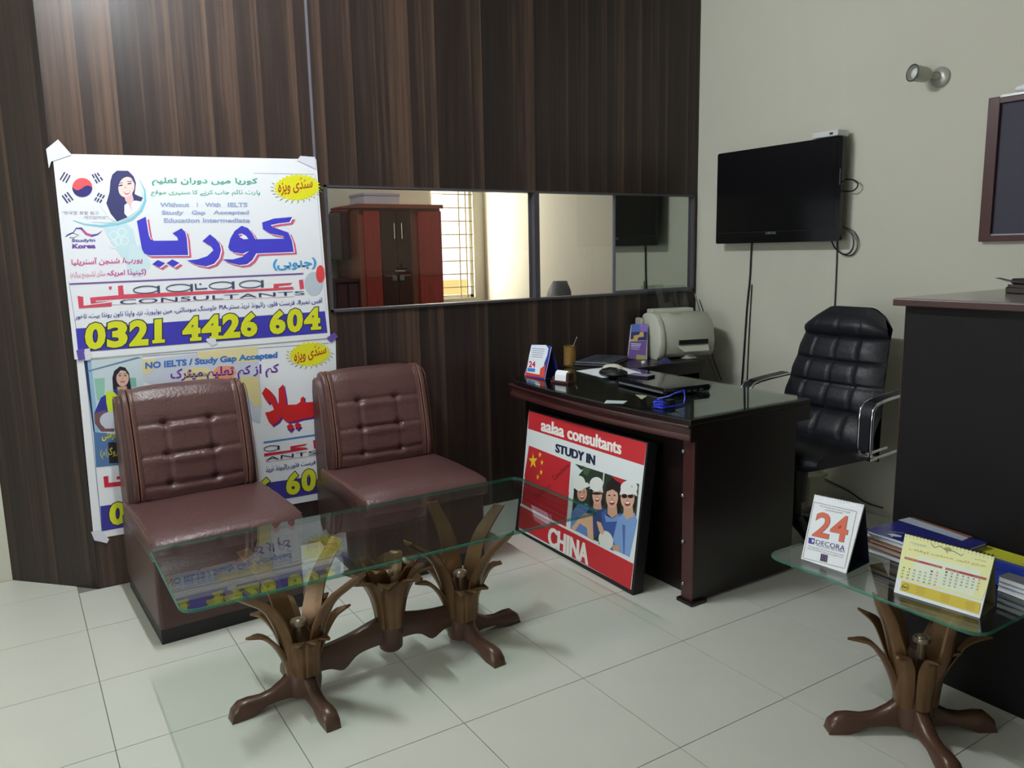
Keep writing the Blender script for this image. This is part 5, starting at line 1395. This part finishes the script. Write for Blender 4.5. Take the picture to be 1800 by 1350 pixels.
booklet('book', 'thin maroon book second from the bottom of the left stack', q4(A0+w*.006, -.03, .245, .19), zz, .016, MARO, MAG, cat='book', pages=mat('aged_pages', (176, 150, 130), .8)); zz += .0162
booklet('book', 'dark maroon book in the middle of the left stack', q4(A0+w*.003+u*.004, .01, .25, .195), zz, .016, MARO, MAG, cat='book', pages=MATS['aged_pages']); zz += .0162
booklet('magazine', 'brown covered magazine under the navy magazine', q4(A0-u*.002-w*.003, .0), zz, .014, BRN, MAG); zz += .0142
tm = booklet('magazine', 'navy blue magazine with a white band on top of the left stack', q4(A0+w*.004, .03), zz, .010, NVY, MAG)
zt = zz+.0101
pr = Print((0, 0, zt), (0, 0, 1), .0002); c = crop(1500, 880, 6)
pr.poly([(470, 205), (592, 178), (1220, 392), (1150, 425)], (176, 186, 200), 1, c)
pr.poly([(592, 172), (640, 180), (1262, 383), (1215, 395)], (150, 92, 66), 2, c)
pr.poly([(350, 352), (420, 350), (510, 372), (505, 388), (420, 378), (400, 388), (395, 368)], (206, 208, 224), 2, c)
pr.text('ASIAN EDUCATION', [(372, 322), (530, 338), (528, 352), (370, 336)], (180, 184, 214), 2, 0, c)
pr.build('cover_print', tm, Matrix.Translation(-V(tm.location)))
# right stacks
z2 = .520
P = at(1718, 950, z=z2); 
o2 = V((P.x+.008, P.y-.004, 0))
A2 = q4(o2, .10, .215, .10)
zz = TZ+.0005
booklet('folder', 'bright blue folder under the yellow folder on the end table', q4(o2+w*.006, .10, .235, .135), zz, .046, SKYB, MAG, cat='folder', pages=SKYB); zz += .0464
booklet('folder', 'bright yellow card folder behind the yellow calendar', q4(o2, .06, .235, .062), zz, .006, YLW, MAG, cat='folder', pages=YLW)
P = at(1767, 1012, z=.50)
o3 = V((P.x+.07, P.y, 0))
zz = TZ+.0005
for k, (lab, cv, th) in enumerate((('white edged magazine at the bottom of the small stack at the right end', WHITE, .016), ('blue backed magazine in the middle of the small right stack', SKYB, .014), ('grey and red magazine on top of the small right stack', GRYC, .014))):
    booklet('magazine', lab, q4(o3+w*(.004*k), -.05+.03*k, .125, .085), zz, th, cv, MAG); zz += th+.0003

# ================================================================== THE NEXT ROOM
RW1 = mat('red_wardrobe_door', (164, 58, 52), .25, var=.35, vscale=4, stretch=(10, 10, .8), coat=.3)
RW2 = mat('brown_wardrobe_door', (74, 42, 34), .25, var=.35, vscale=4, stretch=(10, 10, .8), coat=.3)
RW3 = mat('orange_wardrobe_frame', (150, 84, 64), .35)
yw = 5.90
xa = at(631, 400, y=yw).x; xb = at(776, 400, y=yw).x; zt = at(700, 366, y=yw).z
WD = thing('wardrobe', 'reddish wooden wardrobe with dark double doors seen through the left window pane', 'wardrobe', ((xa+xb)/2, yw, 0))
def wl_(a, b): return MB().bb((a[0]-WD.location.x, a[1]-yw, a[2]), (b[0]-WD.location.x, b[1]-yw, b[2]))
wl_((xa, yw+.02, 0), (xb, 6.40, zt)).build('carcass', RW3, WD)
wl_((xa-.01, yw-.02, zt), (xb+.01, 6.40, zt+.03)).build('cornice', RW3, WD)
X = [at(p, 400, y=yw).x for p in (640, 668, 695, 723, 735, 776)]
for k, (a, b, mm) in enumerate(((X[0], X[1], RW1), (X[1]+.004, (X[1]+X[3])/2-.002, RW2), ((X[1]+X[3])/2+.002, X[3], RW2), (X[4], X[5], RW1))):
    dr = wl_((a, yw-.002, .06), (b, yw+.02, zt-.02)).build('door', mm, WD, bevel=.004)
    if k in (1, 2):
        hx = (b-.03 if k == 1 else a+.03)-WD.location.x
        h = MB().tube([V((hx, -.002, 1.52)), V((hx, -.03, 1.53)), V((hx, -.03, 1.65)), V((hx, -.002, 1.66))], .006, 6).build('handle', CHROME, dr)
        MB().bb((hx-.02, -.012, 1.20), (hx+.02, -.002, 1.24)).build('lock_plate', CHROME, dr)
    MB().bb((a+.02-WD.location.x, -.006, 1.235), (b-.02-WD.location.x, -.001, 1.245)).build('moulding', RW3, dr)
y1 = 6.05
xc0, xc1 = at(599, 400, y=y1).x, xa-.045
t = thing('wall_cabinet', 'dark maroon hanging cupboard left of the red wardrobe in the next room', 'cupboard', ((xc0+xc1)/2-.1, 6.42, 1.45))
MBt = MB().bb((xc0-(xc0+xc1)/2+.1, y1-6.42, at(610, 456, y=y1).z-1.45), (xc1+.02-(xc0+xc1)/2+.1, 0, at(610, 373, y=y1).z-1.45)); MBt.build('carcass', mat('maroon_cupboard', (64, 34, 40), .4), t, bevel=.004)
MB().bb((xc0-(xc0+xc1)/2+.11, y1-6.432, at(610, 454, y=y1).z-1.45), (xc1-(xc0+xc1)/2+.09, y1-6.42, at(610, 376, y=y1).z-1.45)).build('door', mat('maroon_door', (76, 40, 46), .35), t, bevel=.003)
x0_, x1_ = at(590, 500, y=5.95).x, at(630, 500, y=5.95).x; zc_ = at(610, 491, y=5.95).z
t = thing('low_cupboard', 'dark low cupboard left of the red wardrobe in the next room', 'cupboard', (x0_, 5.95, 0))
MB().bb((0, 0, 0), (x1_-x0_, .42, zc_-.02)).build('carcass', mat('dark_cupboard', (52, 30, 34), .4), t)
MB().bb((-.01, -.01, zc_-.02), (x1_-x0_, .43, zc_)).build('top', MATS['maroon_door'], t)
for k in range(2): MB().bb((.01+k*(x1_-x0_)/2, -.012, .06), ((k+1)*(x1_-x0_)/2-.01, 0, zc_-.04)).build('door', MATS['maroon_door'], t)
# unseen fill tube, added to brighten the walls of the next room
fill_next = thing('ceiling_light', 'added unseen fill light with a white fitting and tube in the next room', 'ceiling light', (1.7, 5.0, ZC))
MB().bb((-.36, -.04, -.05), (.36, .04, 0)).build('housing', MATS['white_enamel'], fill_next, bevel=.008)
for s in (-1, 1): MB().bb((s*.33-.012, -.02, -.105), (s*.33+.012, .02, -.05)).build('lamp_holder', MATS['white_enamel'], fill_next)
MB().cyl((-.32, 0, -.085), (.32, 0, -.085), .017, n=16).build('tube', emit('fill_tube_glow', (0.90, 0.96, 1.0), 110), fill_next, smooth=True)
# box and book lying on the wardrobe
p0 = at(640, 363, y=5.98); p1 = at(703, 363, y=5.98)
t = thing('carton', 'flat white carton with a dark outline lying on top of the red wardrobe', 'carton', (p0.x, 5.98, zt+.031))
MB().bb((0, 0, 0), (p1.x-p0.x, .30, .075)).build('box', mat('white_card', (206, 204, 214), .7), t, bevel=.004)
MB().bb((-.004, -.004, .07), (p1.x-p0.x+.004, .304, .088)).build('lid', mat('lilac_card', (190, 184, 206), .7), t)
zc2 = at(610, 373, y=y1).z
t = thing('folded_cloth', 'dark red folded cloth on top of the hanging cupboard in the next room', 'cloth', (xc0+.06, 6.2, zc2))
MB().bb((-.05, -.12, 0), (.030, .12, .022)).build('fold', mat('dark_red_cloth', (120, 40, 52), .8), t, bevel=.01); MB().bb((-.045, -.11, .022), (.026, .11, .044)).build('fold', MATS['dark_red_cloth'], t, bevel=.01)
# office chair in the next room
t = thing('office_chair', 'dark office chair in the bright room behind the right window pane', 'office chair', (3.09, 4.60, 0), D(-14), None, (1, 1, 1.045))
secs = []
for i in range(11):
    f = i/10; z_ = .55+.60*f; w_ = .21*(1-.12*f)*math.sqrt(max(.06, 1-max(0, (f-.6)/.4)**3)); x_ = .14+.07*f
    secs.append([V((x_+a, b*w_, z_)) for a, b in ((-.045, -.8), (-.055, 0), (-.045, .8), (-.02, 1), (.03, .9), (.05, 0), (.03, -.9), (-.02, -1))])
MB().loft(secs).build('backrest', mat('grey_fabric', (40, 40, 50), .7), t, smooth=True)
MB().hull([V((x, y, .44)) for x, y in rrect(-.24, -.22, .20, .22, .07)], [V((x, y, .50)) for x, y in rrect(-.25, -.23, .21, .23, .08)]).build('seat', MATS['grey_fabric'], t, bevel=.015)
MB().bb((.16, -.03, .42), (.20, .03, .62)).build('back_bracket', BLK, t)
MB().cyl((0, 0, .08), (0, 0, .44), .025, n=12).build('gas_column', BLK, t)
for k in range(5):
    a = k*2*PI/5; MB().cyl((0, 0, .10), (.27*math.cos(a), .27*math.sin(a), .07), .02, .014, n=8).build('base_leg', BLK, t)
    MB().cyl((.27*math.cos(a)-.01, .27*math.sin(a), .03), (.27*math.cos(a)+.01, .27*math.sin(a), .03), .03, n=12).build('caster', BLK, t)
